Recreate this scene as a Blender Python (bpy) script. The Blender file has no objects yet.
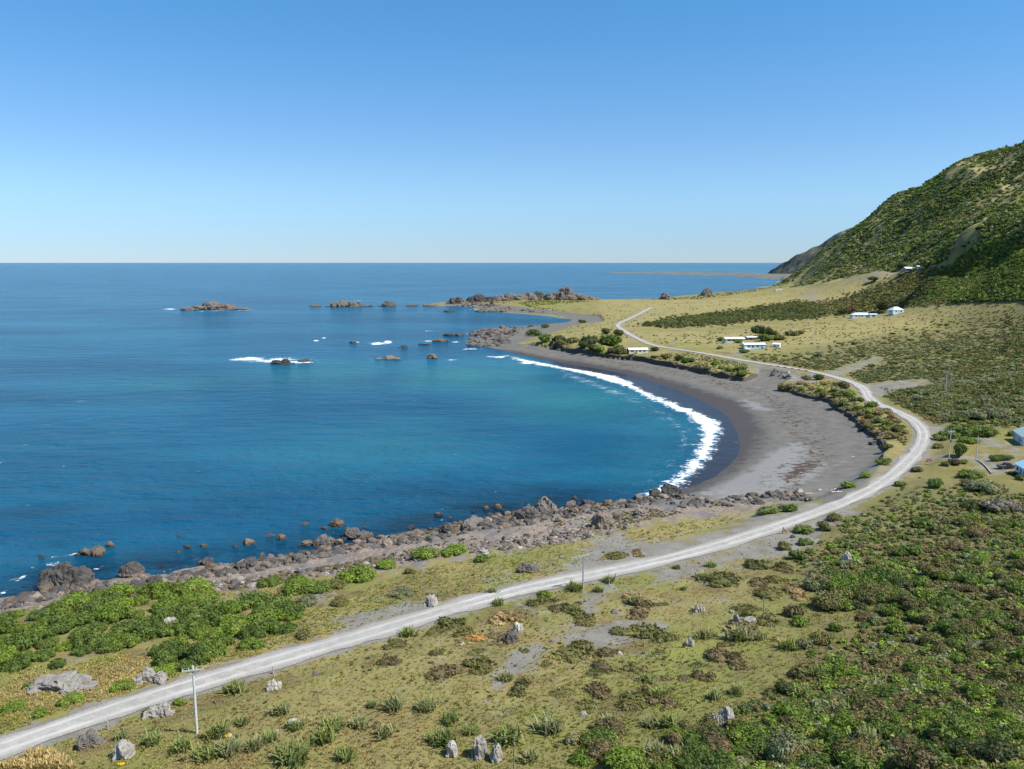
import bpy, math, random
import numpy as np
from mathutils import Vector, Matrix

# ------------------------------------------------------------------ camera, world, sun, exposure
SC = bpy.context.scene
COL = SC.collection
W_PX, H_PX, F_PX = 1024, 769, 804.0
CAM_H = 70.0
HORIZON = 262.3
PITCH = math.atan((H_PX / 2 - HORIZON) / F_PX)
cam_d = bpy.data.cameras.new("camera")
cam = bpy.data.objects.new("camera", cam_d)
COL.objects.link(cam)
cam.location = (0, 0, CAM_H)
cam.rotation_euler = (math.pi / 2 - PITCH, 0, 0)
cam_d.sensor_width = 36
cam_d.lens = 36 * F_PX / W_PX
cam_d.clip_start = 1
cam_d.clip_end = 200000
SC.camera = cam
SC.render.resolution_x, SC.render.resolution_y = W_PX, H_PX

SUN_EL = math.radians(52)
SUN_AZ = math.radians(110)              # compass bearing from +Y towards +X
world = bpy.data.worlds.new("World")
SC.world = world
world.use_nodes = True
wn = world.node_tree.nodes
wl = world.node_tree.links
wn.clear()
sky = wn.new("ShaderNodeTexSky")
sky.sky_type = 'NISHITA'
sky.sun_disc = False
sky.sun_elevation = SUN_EL
sky.sun_rotation = SUN_AZ
sky.altitude = 0
sky.air_density = 1.0
sky.dust_density = 0.0
sky.ozone_density = 4.0
bg = wn.new("ShaderNodeBackground")
bg.inputs[1].default_value = 0.10
wo = wn.new("ShaderNodeOutputWorld")
tc = wn.new("ShaderNodeTexCoord"); sx = wn.new("ShaderNodeSeparateXYZ"); wl.new(tc.outputs["Generated"], sx.inputs[0])
ramp = wn.new("ShaderNodeValToRGB"); wl.new(sx.outputs[2], ramp.inputs[0])          # clear maritime air: less yellow low down
ramp.color_ramp.interpolation = 'EASE'
for k, (pos, c) in enumerate(((0.0, (0.47, 0.645, 1.0)), (0.10, (0.65, 0.83, 1.02)), (0.32, (0.46, 0.92, 1.13)), (0.9, (0.75, 0.95, 1.0)))):
    e = ramp.color_ramp.elements[k] if k < 2 else ramp.color_ramp.elements.new(pos)
    e.position = pos; e.color = (*c, 1)
tint = wn.new("ShaderNodeMix"); tint.data_type = 'RGBA'; tint.blend_type = 'MULTIPLY'; tint.inputs[0].default_value = 1
wl.new(sky.outputs[0], tint.inputs[6]); wl.new(ramp.outputs[0], tint.inputs[7])
wl.new(tint.outputs[2], bg.inputs[0])
wl.new(bg.outputs[0], wo.inputs[0])
sd = bpy.data.lights.new("sun", 'SUN')
sd.energy = 4.8
sd.angle = math.radians(0.53)
sd.color = (1.0, 0.96, 0.89)
sun = bpy.data.objects.new("sun", sd)
COL.objects.link(sun)
SDIR = Vector((math.sin(SUN_AZ) * math.cos(SUN_EL), math.cos(SUN_AZ) * math.cos(SUN_EL), math.sin(SUN_EL)))
sun.rotation_euler = (-SDIR).to_track_quat('-Z', 'Y').to_euler()
sun.location = (200, -100, 300)
vs = SC.view_settings
vs.view_transform = 'Standard'
vs.look = 'None'
vs.exposure = 0.5
vs.gamma = 1.0
vs.use_curve_mapping = False
SC.cycles.max_bounces = 6
SC.cycles.transparent_max_bounces = 8
SC.cycles.use_denoising = True

rng = np.random.default_rng(7)
random.seed(7)

# ------------------------------------------------------------------ maths helpers
cp, sp = math.cos(PITCH), math.sin(PITCH)

def ray(px, py):
    """world direction of the view line through a photo position (forward component 1 along the axis)"""
    cx = (np.asarray(px, float) - W_PX / 2) / F_PX
    cy = (np.asarray(py, float) - H_PX / 2) / F_PX
    return cx, cp - cy * sp, -(sp + cy * cp)

def polar(px, py):
    dx, dy, dz = ray(px, py)
    return np.arctan2(dx, dy), dz / np.hypot(dx, dy)          # azimuth, tangent of elevation

def project(x, y, z):
    z = np.asarray(z, float) - CAM_H
    f = y * cp - z * sp
    u = y * sp + z * cp
    return W_PX / 2 + F_PX * x / f, H_PX / 2 - F_PX * u / f

def hash2(ix, iy, seed):
    h = (ix.astype(np.int64) * 374761393 + iy.astype(np.int64) * 668265263 + seed * 974634777) & 0xffffffff
    h = ((h ^ (h >> 13)) * 1274126177) & 0xffffffff
    h = ((h ^ (h >> 16)) * 2246822519) & 0xffffffff
    return (h ^ (h >> 15)).astype(np.float64) / 4294967295.0

def vnoise(x, y, seed=0):
    ix, iy = np.floor(x), np.floor(y)
    fx, fy = x - ix, y - iy
    fx = fx * fx * fx * (fx * (fx * 6 - 15) + 10)
    fy = fy * fy * fy * (fy * (fy * 6 - 15) + 10)
    ix = ix.astype(np.int64); iy = iy.astype(np.int64)
    a = hash2(ix, iy, seed); b = hash2(ix + 1, iy, seed)
    c = hash2(ix, iy + 1, seed); d = hash2(ix + 1, iy + 1, seed)
    return (a * (1 - fx) + b * fx) * (1 - fy) + (c * (1 - fx) + d * fx) * fy * 1.0

def fbm(x, y, oct=4, seed=0):
    s = np.zeros_like(np.asarray(x, float)); a = 0.5; t = 0
    for o in range(oct):
        s = s + a * (vnoise(x * 2 ** o + 17.3 * o, y * 2 ** o - 9.1 * o, seed + o) * 2 - 1)
        t += a; a *= 0.5
    return s / t

def vnoise3(p, seed=0):
    i = np.floor(p); f = p - i; f = f * f * (3 - 2 * f); i = i.astype(np.int64)
    r = 0
    for k in range(8):
        o = np.array([k & 1, (k >> 1) & 1, k >> 2])
        w = np.prod(np.where(o, f, 1 - f), axis=1)
        j = i + o
        r = r + w * hash2(j[:, 0] + j[:, 2] * 7919, j[:, 1] + j[:, 2] * 104729, seed)
    return r

def sstep(a, b, x):
    t = np.clip((x - a) / (b - a), 0, 1)
    return t * t * (3 - 2 * t)

def resample(pts, step):
    pts = np.asarray(pts, float); out = [pts[0]]
    for a, b in zip(pts[:-1], pts[1:]):
        n = max(1, int(np.hypot(*(b - a)[:2]) / step))
        for k in range(1, n + 1):
            out.append(a + (b - a) * k / n)
    return np.array(out)

def catmull(pts, n=8):
    P = np.asarray(pts, float); Q = np.vstack([2 * P[0] - P[1], P, 2 * P[-1] - P[-2]]); out = []
    for i in range(1, len(Q) - 2):
        p0, p1, p2, p3 = Q[i - 1], Q[i], Q[i + 1], Q[i + 2]
        for t in np.linspace(0, 1, n, endpoint=False):
            out.append(0.5 * ((2 * p1) + (-p0 + p2) * t + (2 * p0 - 5 * p1 + 4 * p2 - p3) * t * t + (-p0 + 3 * p1 - 3 * p2 + p3) * t ** 3))
    out.append(P[-1])
    return np.array(out)

# ------------------------------------------------------------------ lines surveyed from the photograph
SHORE = [(-140, 632), (-60, 612), (0, 599), (30, 591), (75, 584), (110, 580), (150, 575), (185, 569), (215, 565), (250, 561), (290, 555),
         (320, 550), (355, 543), (400, 533), (440, 526), (480, 517), (520, 510), (560, 507), (600, 503), (630, 499), (660, 492),
         (690, 487), (703, 482), (717, 475), (730, 465), (738, 455), (741, 445), (738, 434), (731, 422), (722, 412), (705, 402),
         (685, 393), (660, 384), (635, 376), (605, 370), (575, 365), (550, 361), (525, 356), (505, 351), (488, 347), (474, 345.5),
         (466, 343), (474, 338), (480, 335), (466, 333), (482, 329), (505, 327.5), (530, 326), (555, 323.3), (571, 320.5),
         (562, 317.5), (535, 315), (510, 313), (490, 311), (480, 310), (472, 308), (456, 306), (446, 303)]
BACK_SHORE = [(446, 301), (470, 299.6), (500, 298.4), (545, 298.2), (580, 299), (610, 299.4), (650, 299), (670, 297), (700, 294.5), (725, 292.2),
              (748, 289.3), (768, 286.5)]
ROAD = [(-120, 792), (-50, 765), (0, 748.5), (60, 728), (120, 707), (180, 688), (240, 671), (300, 653), (350, 640), (400, 626), (440, 612), (476, 599.5),
        (527, 586), (578, 577.5), (629, 569), (651, 563), (702, 553), (752, 535), (803, 518), (857, 499), (890, 479), (904, 466),
        (916, 453), (925, 440), (926, 430), (920, 422), (908, 414.5), (892, 409.5), (878, 405.6), (868, 401.5), (865.5, 395),
        (869, 390), (864, 385.5), (852, 381.5), (833.6, 376.8), (810, 371), (787, 367), (758.7, 363.4), (733.5, 359), (721.7, 356.6),
        (710, 354.5), (698, 352.6), (682, 349.8), (668, 348.5), (655, 346.5), (648, 343.7), (640.8, 340.3), (632, 336), (624, 331), (617.5, 326.3), (619, 323.5),
        (626, 320.5), (638, 314.7), (652, 307.2)]
ROAD_Z = [(-120, 10), (120, 8.6), (400, 7.2), (578, 6.4), (752, 5.6), (857, 5.6), (925, 7.0)]
# (px, py, z): heights of the coastal flat
LAND = [(-150, 800, 11), (0, 800, 10), (200, 810, 11), (400, 810, 12), (600, 810, 14), (800, 810, 18), (1024, 820, 25), (1180, 820, 30),
        (195, 733, 10.5), (350, 700, 9.8), (520, 740, 11.2), (520, 690, 9.8), (700, 720, 13), (720, 670, 11), (850, 720, 16), (850, 660, 12.5), (1024, 700, 20), (1150, 700, 24),
        (500, 640, 8.2), (620, 620, 8.0), (700, 600, 7.6), (763, 620, 9.5), (850, 600, 10), (1024, 610, 15), (1150, 600, 20),
        (780, 560, 6.4), (870, 530, 6.6), (930, 540, 8), (1024, 540, 11), (1150, 530, 14),
        (950, 490, 7.8), (1024, 490, 9), (960, 470, 7.8), (1010, 465, 8.6), (1120, 470, 11), (948, 447, 7.9), (1024, 440, 9.5), (1120, 430, 13),
        (960, 400, 10), (1024, 400, 13), (1100, 390, 18), (900, 380, 9), (860, 365, 8.2), (960, 355, 11.5), (1024, 350, 16), (1100, 340, 25),
        (900, 335, 10.5), (1024, 322, 21), (960, 325, 13.5), (820, 345, 8.5), (757, 346, 8.2), (757, 331, 8.5), (700, 333, 7.5), (690, 342, 7.2),
        (640, 350, 6.0), (590, 352, 5.4), (545, 340, 5), (600, 335, 6), (570, 333, 5.2), (560, 338, 5.0), (630, 318, 6.5), (600, 310, 6), (590, 303, 6), (560, 307, 5), (530, 306, 4), (640, 303, 7), (680, 300, 7.5),
        (700, 322, 7.5), (700, 308, 8), (760, 312, 9), (800, 322, 9), (740, 300, 8.5), (790, 296, 11), (860, 316, 11), (900, 311, 12.5),
        (950, 305, 17), (1024, 302, 29), (1100, 300, 45), (850, 300, 15), (900, 296, 20), (950, 288, 38), (100, 690, 7.0), (30, 690, 7.5), (50, 650, 6.2), (0, 660, 6.5), (120, 650, 6.0), (200, 640, 6), (60, 610, 4.2), (130, 605, 4.2),
        (200, 600, 4.2), (280, 590, 4.2), (330, 600, 5), (380, 580, 4.2), (420, 560, 4), (450, 580, 5), (500, 550, 4), (560, 545, 4.4), (620, 540, 4.4),
        (600, 523, 3.2), (680, 523, 3.6), (720, 510, 3.1), (770, 513, 4.2), (820, 506, 4.1), (640, 550, 5.2), (740, 525, 4.8)]
BEACH = [(760, 480, 2.2), (800, 480, 2.9), (835, 492, 3.3), (770, 455, 1.5), (800, 440, 2.3), (840, 450, 3.1), (860, 460, 3.4), (790, 415, 1.9),
         (760, 405, 1.3), (830, 425, 2.9), (720, 395, 1.4), (740, 388, 2.2), (690, 383, 1.6), (650, 371, 1.6), (600, 362, 1.7), (560, 354, 1.9),
         (530, 349, 2.0), (700, 495, 1.2), (740, 498, 2.4), (790, 395, 2.8), (765, 376, 3.2), (500, 338, 1.3), (520, 333, 1.5), (540, 330, 1.5), (590, 317, 1.8), (560, 313, 1.2), (530, 310, 1.3), (480, 305, 1.5), (600, 322, 2.2)]
# (px, py, distance): the hill, height follows from the distance
HILL = [(1024, 141, 2080), (1075, 120, 2060), (1150, 95, 2030), (985, 152.5, 2090), (950, 168.5, 2110), (915, 188, 2120), (880, 206, 2130), (855, 226, 2135), (830, 244, 2140), (805, 264.5, 2145), (788, 277.5, 2150), (776, 286, 2150),
        (1024, 175, 1790), (960, 205, 1760), (925, 225, 1740), (890, 245, 1730), (850, 262, 1800), (815, 277, 1900), (795, 284, 1960), (845, 277, 1690), (880, 269, 1500), (910, 268, 1290), (945, 258, 1280),
        (1024, 205, 1480), (1090, 190, 1400), (985, 226, 1440), (1024, 220, 1120), (990, 238, 1150), (958, 256, 1170), (1090, 215, 1010), (1024, 255, 970), (1090, 255, 900), (1024, 285, 880), (980, 285, 960), (930, 275, 1090), (1090, 285, 800),
        (875, 283, 1250), (840, 286, 1480), (800, 289, 1700)]

ctrl_az, ctrl_r, ctrl_z = [], [], []
def add_z(px, py, z):
    a, t = polar(px, py)
    ctrl_az.append(float(a)); ctrl_r.append(float((z - CAM_H) / t)); ctrl_z.append(z)
def add_d(px, py, d, dz=0.0, ddz=0.0):
    a, t = polar(px, py)
    ctrl_az.append(float(a)); ctrl_r.append(d + ddz); ctrl_z.append(float(CAM_H + d * t) + dz)
for p in resample(SHORE, 9): add_z(p[0], p[1], 0.0)
for p in resample(BACK_SHORE, 12):
    add_z(p[0], p[1], 4.5)
    a, t = polar(p[0], p[1]); ctrl_az.append(float(a)); ctrl_r.append(float((4.5 - CAM_H) / t) * 1.05); ctrl_z.append(-4.0)
for p in LAND + BEACH: add_z(*p)
RZ = np.array(ROAD_Z)
for i, p in enumerate(resample(ROAD[:23], 16)): add_z(p[0], p[1], float(np.interp(p[0], RZ[:, 0], RZ[:, 1])))
for p in ROAD[23:]: add_z(p[0], p[1], 7.2 if p[0] > 760 else 7.0)
for p in HILL: add_d(*p)
for p in HILL[:12]: add_d(p[0], p[1], p[2], -55, 330)
for (px, py, z) in [(-150, 590, -4), (0, 560, -4), (120, 545, -4), (300, 520, -4), (450, 495, -4), (600, 470, -4), (640, 440, -3), (660, 410, -2), (600, 395, -3),
                    (560, 385, -3), (500, 370, -3), (440, 350, -3), (420, 330, -3), (450, 322, -2.5), (520, 319, -2.5), (545, 320, -2), (430, 300, -5), (300, 400, -8), (0, 450, -8), (200, 330, -8), (690, 440, -0.9),
                    (680, 465, -1.2), (-150, 300, -8), (100, 290, -8), (400, 285, -8), (600, 285, -8), (720, 280, -8)]:
    add_z(px, py, z)

# ------------------------------------------------------------------ terrain grid: rows of equal distance, columns of equal bearing
AZ0, AZ1, NC = math.radians(-43), math.radians(43), 960
az = np.linspace(AZ0, AZ1, NC)
rows = [44.0]
while rows[-1] < 3000:
    r = rows[-1]
    rows.append(r + min(max(0.32, r * r / 53000 * 0.8), r * 0.0042))
rad = np.array(rows); NR = len(rad)

def rbf_grid():
    A = np.stack([np.array(ctrl_az), np.log(np.array(ctrl_r))], 1)
    z = np.array(ctrl_z)
    C2 = 0.012 ** 2
    S = np.array([1.0, 0.62])
    A = A * S
    d = np.sqrt(((A[:, None] - A[None]) ** 2).sum(-1) + C2)
    n = len(A)
    M = np.zeros((n + 1, n + 1)); M[:n, :n] = d + np.eye(n) * -0.0015; M[:n, n] = 1; M[n, :n] = 1
    w = np.linalg.solve(M, np.append(z, 0))
    ga = np.linspace(AZ0, AZ1, 420); gl = np.linspace(math.log(rad[0]), math.log(rad[-1]), 620)
    G = np.empty((620, 420))
    for j, l in enumerate(gl):
        q = np.stack([ga, np.full(420, l)], 1) * S
        dd = np.sqrt(((q[:, None] - A[None]) ** 2).sum(-1) + C2)
        G[j] = dd @ w[:n] + w[n]
    # bilinear to the full grid
    fj = np.interp(np.log(rad), gl, np.arange(620)); fi = np.interp(az, ga, np.arange(420))
    j0 = np.minimum(fj.astype(int), 618); i0 = np.minimum(fi.astype(int), 418)
    tj = (fj - j0)[:, None]; ti = (fi - i0)[None]
    g = lambda a, b: G[np.ix_(a, b)]
    return (g(j0, i0) * (1 - ti) + g(j0, i0 + 1) * ti) * (1 - tj) + (g(j0 + 1, i0) * (1 - ti) + g(j0 + 1, i0 + 1) * ti) * tj

Z = rbf_grid()
X = rad[:, None] * np.sin(az)[None]
Y = rad[:, None] * np.cos(az)[None]

def cell(a, r):
    fi = (np.asarray(a) - AZ0) / (AZ1 - AZ0) * (NC - 1)
    fj = np.interp(r, rad, np.arange(NR))
    return fi, fj

def height(x, y):
    x = np.asarray(x, float); y = np.asarray(y, float)
    fi, fj = cell(np.arctan2(x, y), np.hypot(x, y))
    fi = np.clip(fi, 0, NC - 1.001); fj = np.clip(fj, 0, NR - 1.001)
    i = fi.astype(int); j = fj.astype(int); ti = fi - i; tj = fj - j
    return (Z[j, i] * (1 - ti) + Z[j, i + 1] * ti) * (1 - tj) + (Z[j + 1, i] * (1 - ti) + Z[j + 1, i + 1] * ti) * tj

def at(px, py, sea=False):
    """where the view line through a photo position meets the ground (or the water)"""
    a, t = polar(px, py); a = float(a); t = float(t)
    fi = min(max((a - AZ0) / (AZ1 - AZ0) * (NC - 1), 0), NC - 1.001); i = int(fi); f = fi - i
    prof = Z[:, i] * (1 - f) + Z[:, i + 1] * f
    if sea: prof = np.maximum(prof, 0.0)
    h = CAM_H + rad * t - prof
    k = np.argmax(h < 0)
    if h[k] >= 0:
        r = (0 - CAM_H) / t if t < -1e-4 else 3000.0
    elif k == 0: r = rad[0]
    else: r = rad[k - 1] + (rad[k] - rad[k - 1]) * h[k - 1] / (h[k - 1] - h[k])
    x, y = r * math.sin(a), r * math.cos(a)
    return x, y, (0.0 if sea and r > 3200 else float(height(x, y)))

def at_many(pts, sea=False):
    return np.array([at(p[0], p[1], sea) for p in pts])

def inside(poly_xy, x, y):
    r = np.zeros(np.shape(x), bool); n = len(poly_xy)
    for k in range(n):
        x1, y1 = poly_xy[k]; x2, y2 = poly_xy[(k + 1) % n]
        if y1 == y2: continue
        c = ((y1 > y) != (y2 > y)) & (x < (x2 - x1) * (y - y1) / (y2 - y1) + x1)
        r ^= c
    return r

def window(x, y, pad):
    fi, fj = cell(np.arctan2(x, y), np.hypot(x, y))
    r = np.hypot(x, y)
    lo = np.maximum(r - pad, rad[0]); hi = r + pad
    j0 = int(np.floor(np.interp(lo, rad, np.arange(NR)).min())); j1 = int(np.ceil(np.interp(hi, rad, np.arange(NR)).max())) + 1
    da = (pad / np.maximum(r, 1)) / (AZ1 - AZ0) * (NC - 1)
    i0 = int(np.floor((fi - da).min())); i1 = int(np.ceil((fi + da).max())) + 1
    return max(j0, 0), min(j1, NR), max(i0, 0), min(i1, NC)

def line_dist(line, maxd):
    """distance in metres from every grid point to a polyline (capped) and how far along it"""
    D = np.full((NR, NC), maxd, float); T = np.zeros((NR, NC))
    L = np.asarray(line)[:, :2]; s = 0.0
    for a, b in zip(L[:-1], L[1:]):
        j0, j1, i0, i1 = window(np.array([a[0], b[0]]), np.array([a[1], b[1]]), maxd)
        seg = np.hypot(*(b - a))
        if j1 <= j0 or i1 <= i0 or seg == 0: s += seg; continue
        x = X[j0:j1, i0:i1] - a[0]; y = Y[j0:j1, i0:i1] - a[1]
        d = b - a
        t = np.clip((x * d[0] + y * d[1]) / (seg * seg), 0, 1)
        q = np.hypot(x - t * d[0], y - t * d[1])
        m = q < D[j0:j1, i0:i1]
        D[j0:j1, i0:i1][m] = q[m]; T[j0:j1, i0:i1][m] = (s + t * seg)[m]
        s += seg
    return D, T

def mask(poly_px, soft, sea=False):
    """soft-edged area, edge width growing with distance"""
    P = at_many(poly_px, sea)[:, :2]
    out = np.zeros((NR, NC))
    j0, j1, i0, i1 = window(P[:, 0], P[:, 1], 3.0)
    ins = np.zeros((NR, NC), bool)
    ins[j0:j1, i0:i1] = inside(P, X[j0:j1, i0:i1], Y[j0:j1, i0:i1])
    far = float(np.hypot(P[:, 0], P[:, 1]).mean())
    w = soft * far / 200.0
    D, _ = line_dist(np.vstack([P, P[:1]]), w)
    out = np.where(ins, 0.5 + 0.5 * D / w, 0.5 - 0.5 * D / w)
    return np.clip(out, 0, 1)

# ------------------------------------------------------------------ ground cover areas (edges surveyed from the photograph)
BEACH_BACK = [(520, 344), (545, 347), (575, 353), (600, 357), (640, 361), (680, 369), (715, 377), (745, 382), (757, 377), (760, 369), (775, 371),
              (790, 381), (778, 389), (800, 396), (828, 402), (838, 411), (852, 418), (862, 430), (878, 440), (884, 455), (876, 474), (866, 486), (852, 497), (838, 506), (823, 511)]
BEACH_POLY = BEACH_BACK + [(820, 503), (800, 500), (760, 503), (730, 503), (700, 506), (660, 508), (645, 500), (680, 480), (690, 440), (660, 400), (600, 380), (540, 367), (500, 357),
              (485, 350), (500, 340)]
DX = fbm(X / 90, Y / 90, 4, 3); DX2 = fbm(X / 12, Y / 12, 4, 11); DX3 = fbm(X / 2.6, Y / 2.6, 3, 21)
beach = mask(BEACH_POLY, 2.0, True)
far_beach = np.maximum(mask([(466, 346), (462, 332), (500, 326), (545, 324), (572, 319.5), (555, 315), (500, 312), (444, 306), (446, 300.5), (475, 300), (510, 306), (560, 311), (600, 316), (604, 321), (580, 324), (560, 330), (535, 337), (515, 345), (500, 352)], 1.0, True), 0)
beach = np.maximum(beach, far_beach)
wet = mask([(500, 349), (530, 354), (560, 359.5), (600, 365), (640, 372), (680, 383), (720, 395), (742, 402), (756, 415), (764, 430), (760, 446), (748, 460), (730, 474), (700, 490), (660, 497), (640, 480), (690, 440), (660, 400), (600, 385), (520, 362)], 7.0, True)
drift = np.maximum(mask([(724, 402), (745, 399), (765, 405), (772, 411), (748, 410)], 4, True),
                   mask([(690, 494), (725, 481), (752, 466), (775, 449), (800, 441), (812, 452), (806, 470), (820, 462), (838, 462), (818, 476), (795, 487), (770, 496), (730, 500)], 8, True))
weed = np.maximum.reduce([mask([(783, 476), (795, 466), (812, 460), (817, 464), (800, 475), (790, 483)], 4, True),
                          0.62 * mask([(765, 395), (790, 408), (808, 425), (818, 440), (822, 460), (808, 450), (795, 430), (775, 412)], 9, True),
                          0.55 * mask([(600, 361), (680, 374), (740, 392), (768, 398), (772, 392), (740, 384), (680, 372), (600, 357)], 6, True),
                          0.5 * mask([(775, 470), (800, 455), (790, 490), (760, 492)], 9, True)])
GRAVEL = [[(560, 583), (572, 562), (585, 548), (600, 536), (612, 528), (622, 534), (650, 544), (690, 541), (725, 532), (745, 521), (752, 512), (800, 508), (830, 505), (850, 500), (800, 521), (702, 555), (640, 569)],
          [(640, 572), (680, 562), (740, 546), (800, 523), (850, 507), (862, 509), (840, 522), (820, 540), (800, 552), (775, 557), (735, 560), (690, 577), (660, 580)],
          [(585, 590), (610, 583), (600, 610), (585, 630), (560, 640), (545, 648), (570, 625)],
          [(560, 640), (600, 622), (640, 618), (665, 622), (660, 636), (625, 645), (580, 655)],
          [(505, 655), (545, 640), (540, 660), (515, 680), (495, 690)],
          [(770, 381), (800, 375), (835, 370), (858, 364), (875, 357), (880, 359), (862, 367), (845, 373), (800, 388)],
          [(752, 365), (772, 366), (796, 372), (800, 380), (780, 384), (770, 391), (755, 382)],
          [(865, 384), (890, 382), (925, 380), (928, 384), (895, 391), (872, 398)],
          [(930, 424), (955, 428), (980, 436), (1004, 443), (1020, 450), (1020, 456), (1000, 448), (975, 441), (950, 433), (926, 430)],
          [(918, 456), (945, 457), (972, 458), (992, 455), (1014, 463), (1014, 472), (1004, 474), (992, 474), (982, 466), (972, 461), (945, 460.5), (915, 462)],
          [(733, 359), (737, 353), (745, 348), (748, 350), (742, 355), (738, 360)],
          [(805, 292), (812, 301), (816, 301), (809, 291)], [(840, 283), (862, 277), (880, 272), (896, 270), (896, 272.5), (880, 276), (862, 280)],
          [(420, 545), (470, 558), (455, 562), (410, 550)], [(290, 592), (325, 588), (330, 603), (310, 606)], [(105, 655), (60, 665), (70, 655), (110, 648)],
          [(340, 620), (400, 606), (440, 603), (480, 596), (440, 609), (390, 624), (345, 638)],
          [(-30, 757), (60, 722), (160, 690), (160, 697), (60, 735), (-30, 770)]]
gravel = np.zeros((NR, NC))
for g in GRAVEL: gravel = np.maximum(gravel, mask(g, 4.5))
gravel = np.maximum(gravel, 0.40 * mask([(440, 640), (520, 605), (600, 592), (700, 570), (790, 548), (800, 565), (720, 600), (690, 630), (640, 655), (560, 670), (480, 700), (430, 690)], 24))
gravel = np.maximum(gravel, 0.34 * mask([(330, 610), (460, 565), (560, 545), (640, 530), (640, 560), (520, 590), (400, 625)], 14))
shingle = mask([(-60, 640), (0, 617), (40, 606), (80, 601), (130, 592), (190, 588), (240, 597), (270, 585), (320, 578), (380, 570), (420, 566), (455, 555), (520, 551), (580, 541), (600, 530), (680, 519), (760, 509), (810, 499),
                (790, 492), (735, 496), (690, 492), (640, 490), (560, 500), (480, 512), (400, 528), (320, 544), (200, 560), (75, 578), (-60, 606)], 8.0, True)
lush = np.maximum.reduce([mask([(600, 690), (660, 640), (720, 615), (800, 600), (850, 590), (830, 620), (780, 660), (740, 700), (690, 740), (600, 760)], 10),
                          0.8 * mask([(0, 680), (120, 660), (140, 690), (60, 725), (0, 738)], 6), 0.75 * mask([(200, 585), (260, 570), (300, 585), (260, 600)], 6),
                          0.8 * mask([(790, 545), (850, 525), (880, 530), (820, 560)], 5), 0.6 * mask([(640, 345), (700, 330), (740, 336), (745, 348), (700, 352)], 4),
                          0.55 * mask([(470, 308), (560, 302), (600, 306), (560, 312)], 1.5)])
straw = np.maximum.reduce([mask([(600, 300), (700, 300), (800, 290), (890, 270), (900, 276), (800, 302), (720, 312), (660, 320), (640, 330), (760, 332), (860, 318), (960, 306), (1024, 302), (1024, 308), (940, 322), (860, 340), (760, 352), (700, 345), (640, 342), (600, 348), (560, 340), (600, 320)], 3),
                           0.7 * mask([(250, 720), (330, 660), (480, 620), (520, 660), (440, 720), (300, 769)], 12), 0.8 * mask([(540, 548), (620, 532), (720, 512), (770, 505), (740, 522), (640, 542)], 4)])
lawn = mask([(930, 452), (945, 436), (985, 436), (1024, 452), (1060, 470), (1060, 490), (1000, 486), (960, 480), (930, 470)], 3)
scrubby = np.maximum.reduce([mask([(800, 500), (930, 475), (1030, 490), (1160, 480), (1160, 820), (560, 820), (640, 760), (760, 690), (820, 600), (790, 560)], 22),
                             mask([(770, 385), (800, 350), (880, 335), (960, 318), (1024, 308), (1130, 300), (1130, 425), (1000, 425), (930, 418), (900, 395), (850, 372), (800, 366)], 6),
                             mask([(640, 325), (690, 316), (760, 306), (800, 301), (830, 300), (870, 290), (905, 275), (1100, 255), (1100, 297), (1024, 297), (940, 303), (880, 309), (840, 316), (760, 318), (700, 326)], 2.5)])
hillm = mask([(760, 288), (776, 290), (800, 289), (845, 279), (890, 270), (905, 274), (1024, 262), (1150, 255), (1150, 60), (1000, 100), (780, 240), (740, 280)], 2)
hillm = np.maximum(hillm, sstep(45, 75, Z) * (rad[:, None] > 900))

# relief: hill gullies running down to the left, hummocks on the flat
u = X * 0.80 + Y * 0.60; v = -X * 0.60 + Y * 0.80
gul = 1 - np.abs(fbm(v / 150 + 0.5 * fbm(X / 260, Y / 260, 3, 5), u / 700, 3, 31)) * 2.4
Z = Z + hillm * (gul - 0.35) * 26 * (1 - 0.75 * sstep(1880, 2080, rad[:, None])) * sstep(15, 110, Z) + hillm * fbm(X / 60, Y / 60, 4, 8) * 9 * sstep(10, 80, Z)
road_pts_px = catmull(ROAD, 6)
road_w = at_many(road_pts_px)
# smooth and resample the centre line in metres
rl = resample(road_w, 1.6)
for _ in range(3):
    k = 7; pad = np.vstack([np.repeat(rl[:1], k, 0), rl, np.repeat(rl[-1:], k, 0)])
    rl = np.stack([np.convolve(pad[:, c], np.ones(2 * k + 1) / (2 * k + 1), 'valid') for c in range(3)], 1)
RD, RT = line_dist(rl, 14.0)
inland = sstep(0.3, 2.2, Z)
calm = np.clip(1 - beach - gravel * 0.8 - hillm - lawn * .8, 0, 1)
Z = Z + inland * calm * (DX2 * 0.45 + DX3 * 0.16 * (rad[:, None] < 320)) + shingle * (DX2 * 0.7 + DX3 * 0.4) * sstep(-1, 1.2, Z) + beach * DX3 * 0.05 + fbm(X / 30, Y / 30, 3, 77) * 0.5 * inland * calm
# eroded bank at the back of the beach
BANKS = [[(548, 347), (575, 353), (600, 357), (640, 361), (680, 369), (715, 377), (745, 382)], [(778, 389), (800, 396), (828, 402), (838, 411), (852, 418), (862, 430), (878, 440), (884, 455)],
         [(575, 316.5), (590, 316.8), (600, 317.4), (604, 319.5)]]
bank_w = []
for b, hgt in zip(BANKS, (4.0, 2.2, 2.2)):
    bw = resample(at_many(b, True), 1.0); bank_w.append((bw, hgt))
BEACH_W = at_many(BEACH_POLY, True)[:, :2]
in_beach = inside(BEACH_W, X, Y) | (far_beach > 0.5)
for bw, hgt in bank_w:
    D, _ = line_dist(bw, 30.0)
    Z = Z + np.where(in_beach, 0, sstep(0.0, 1.4, D + DX3 * 0.8) * (1 - sstep(12, 30, D)) * hgt * (0.75 + 0.5 * DX2)) 
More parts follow.
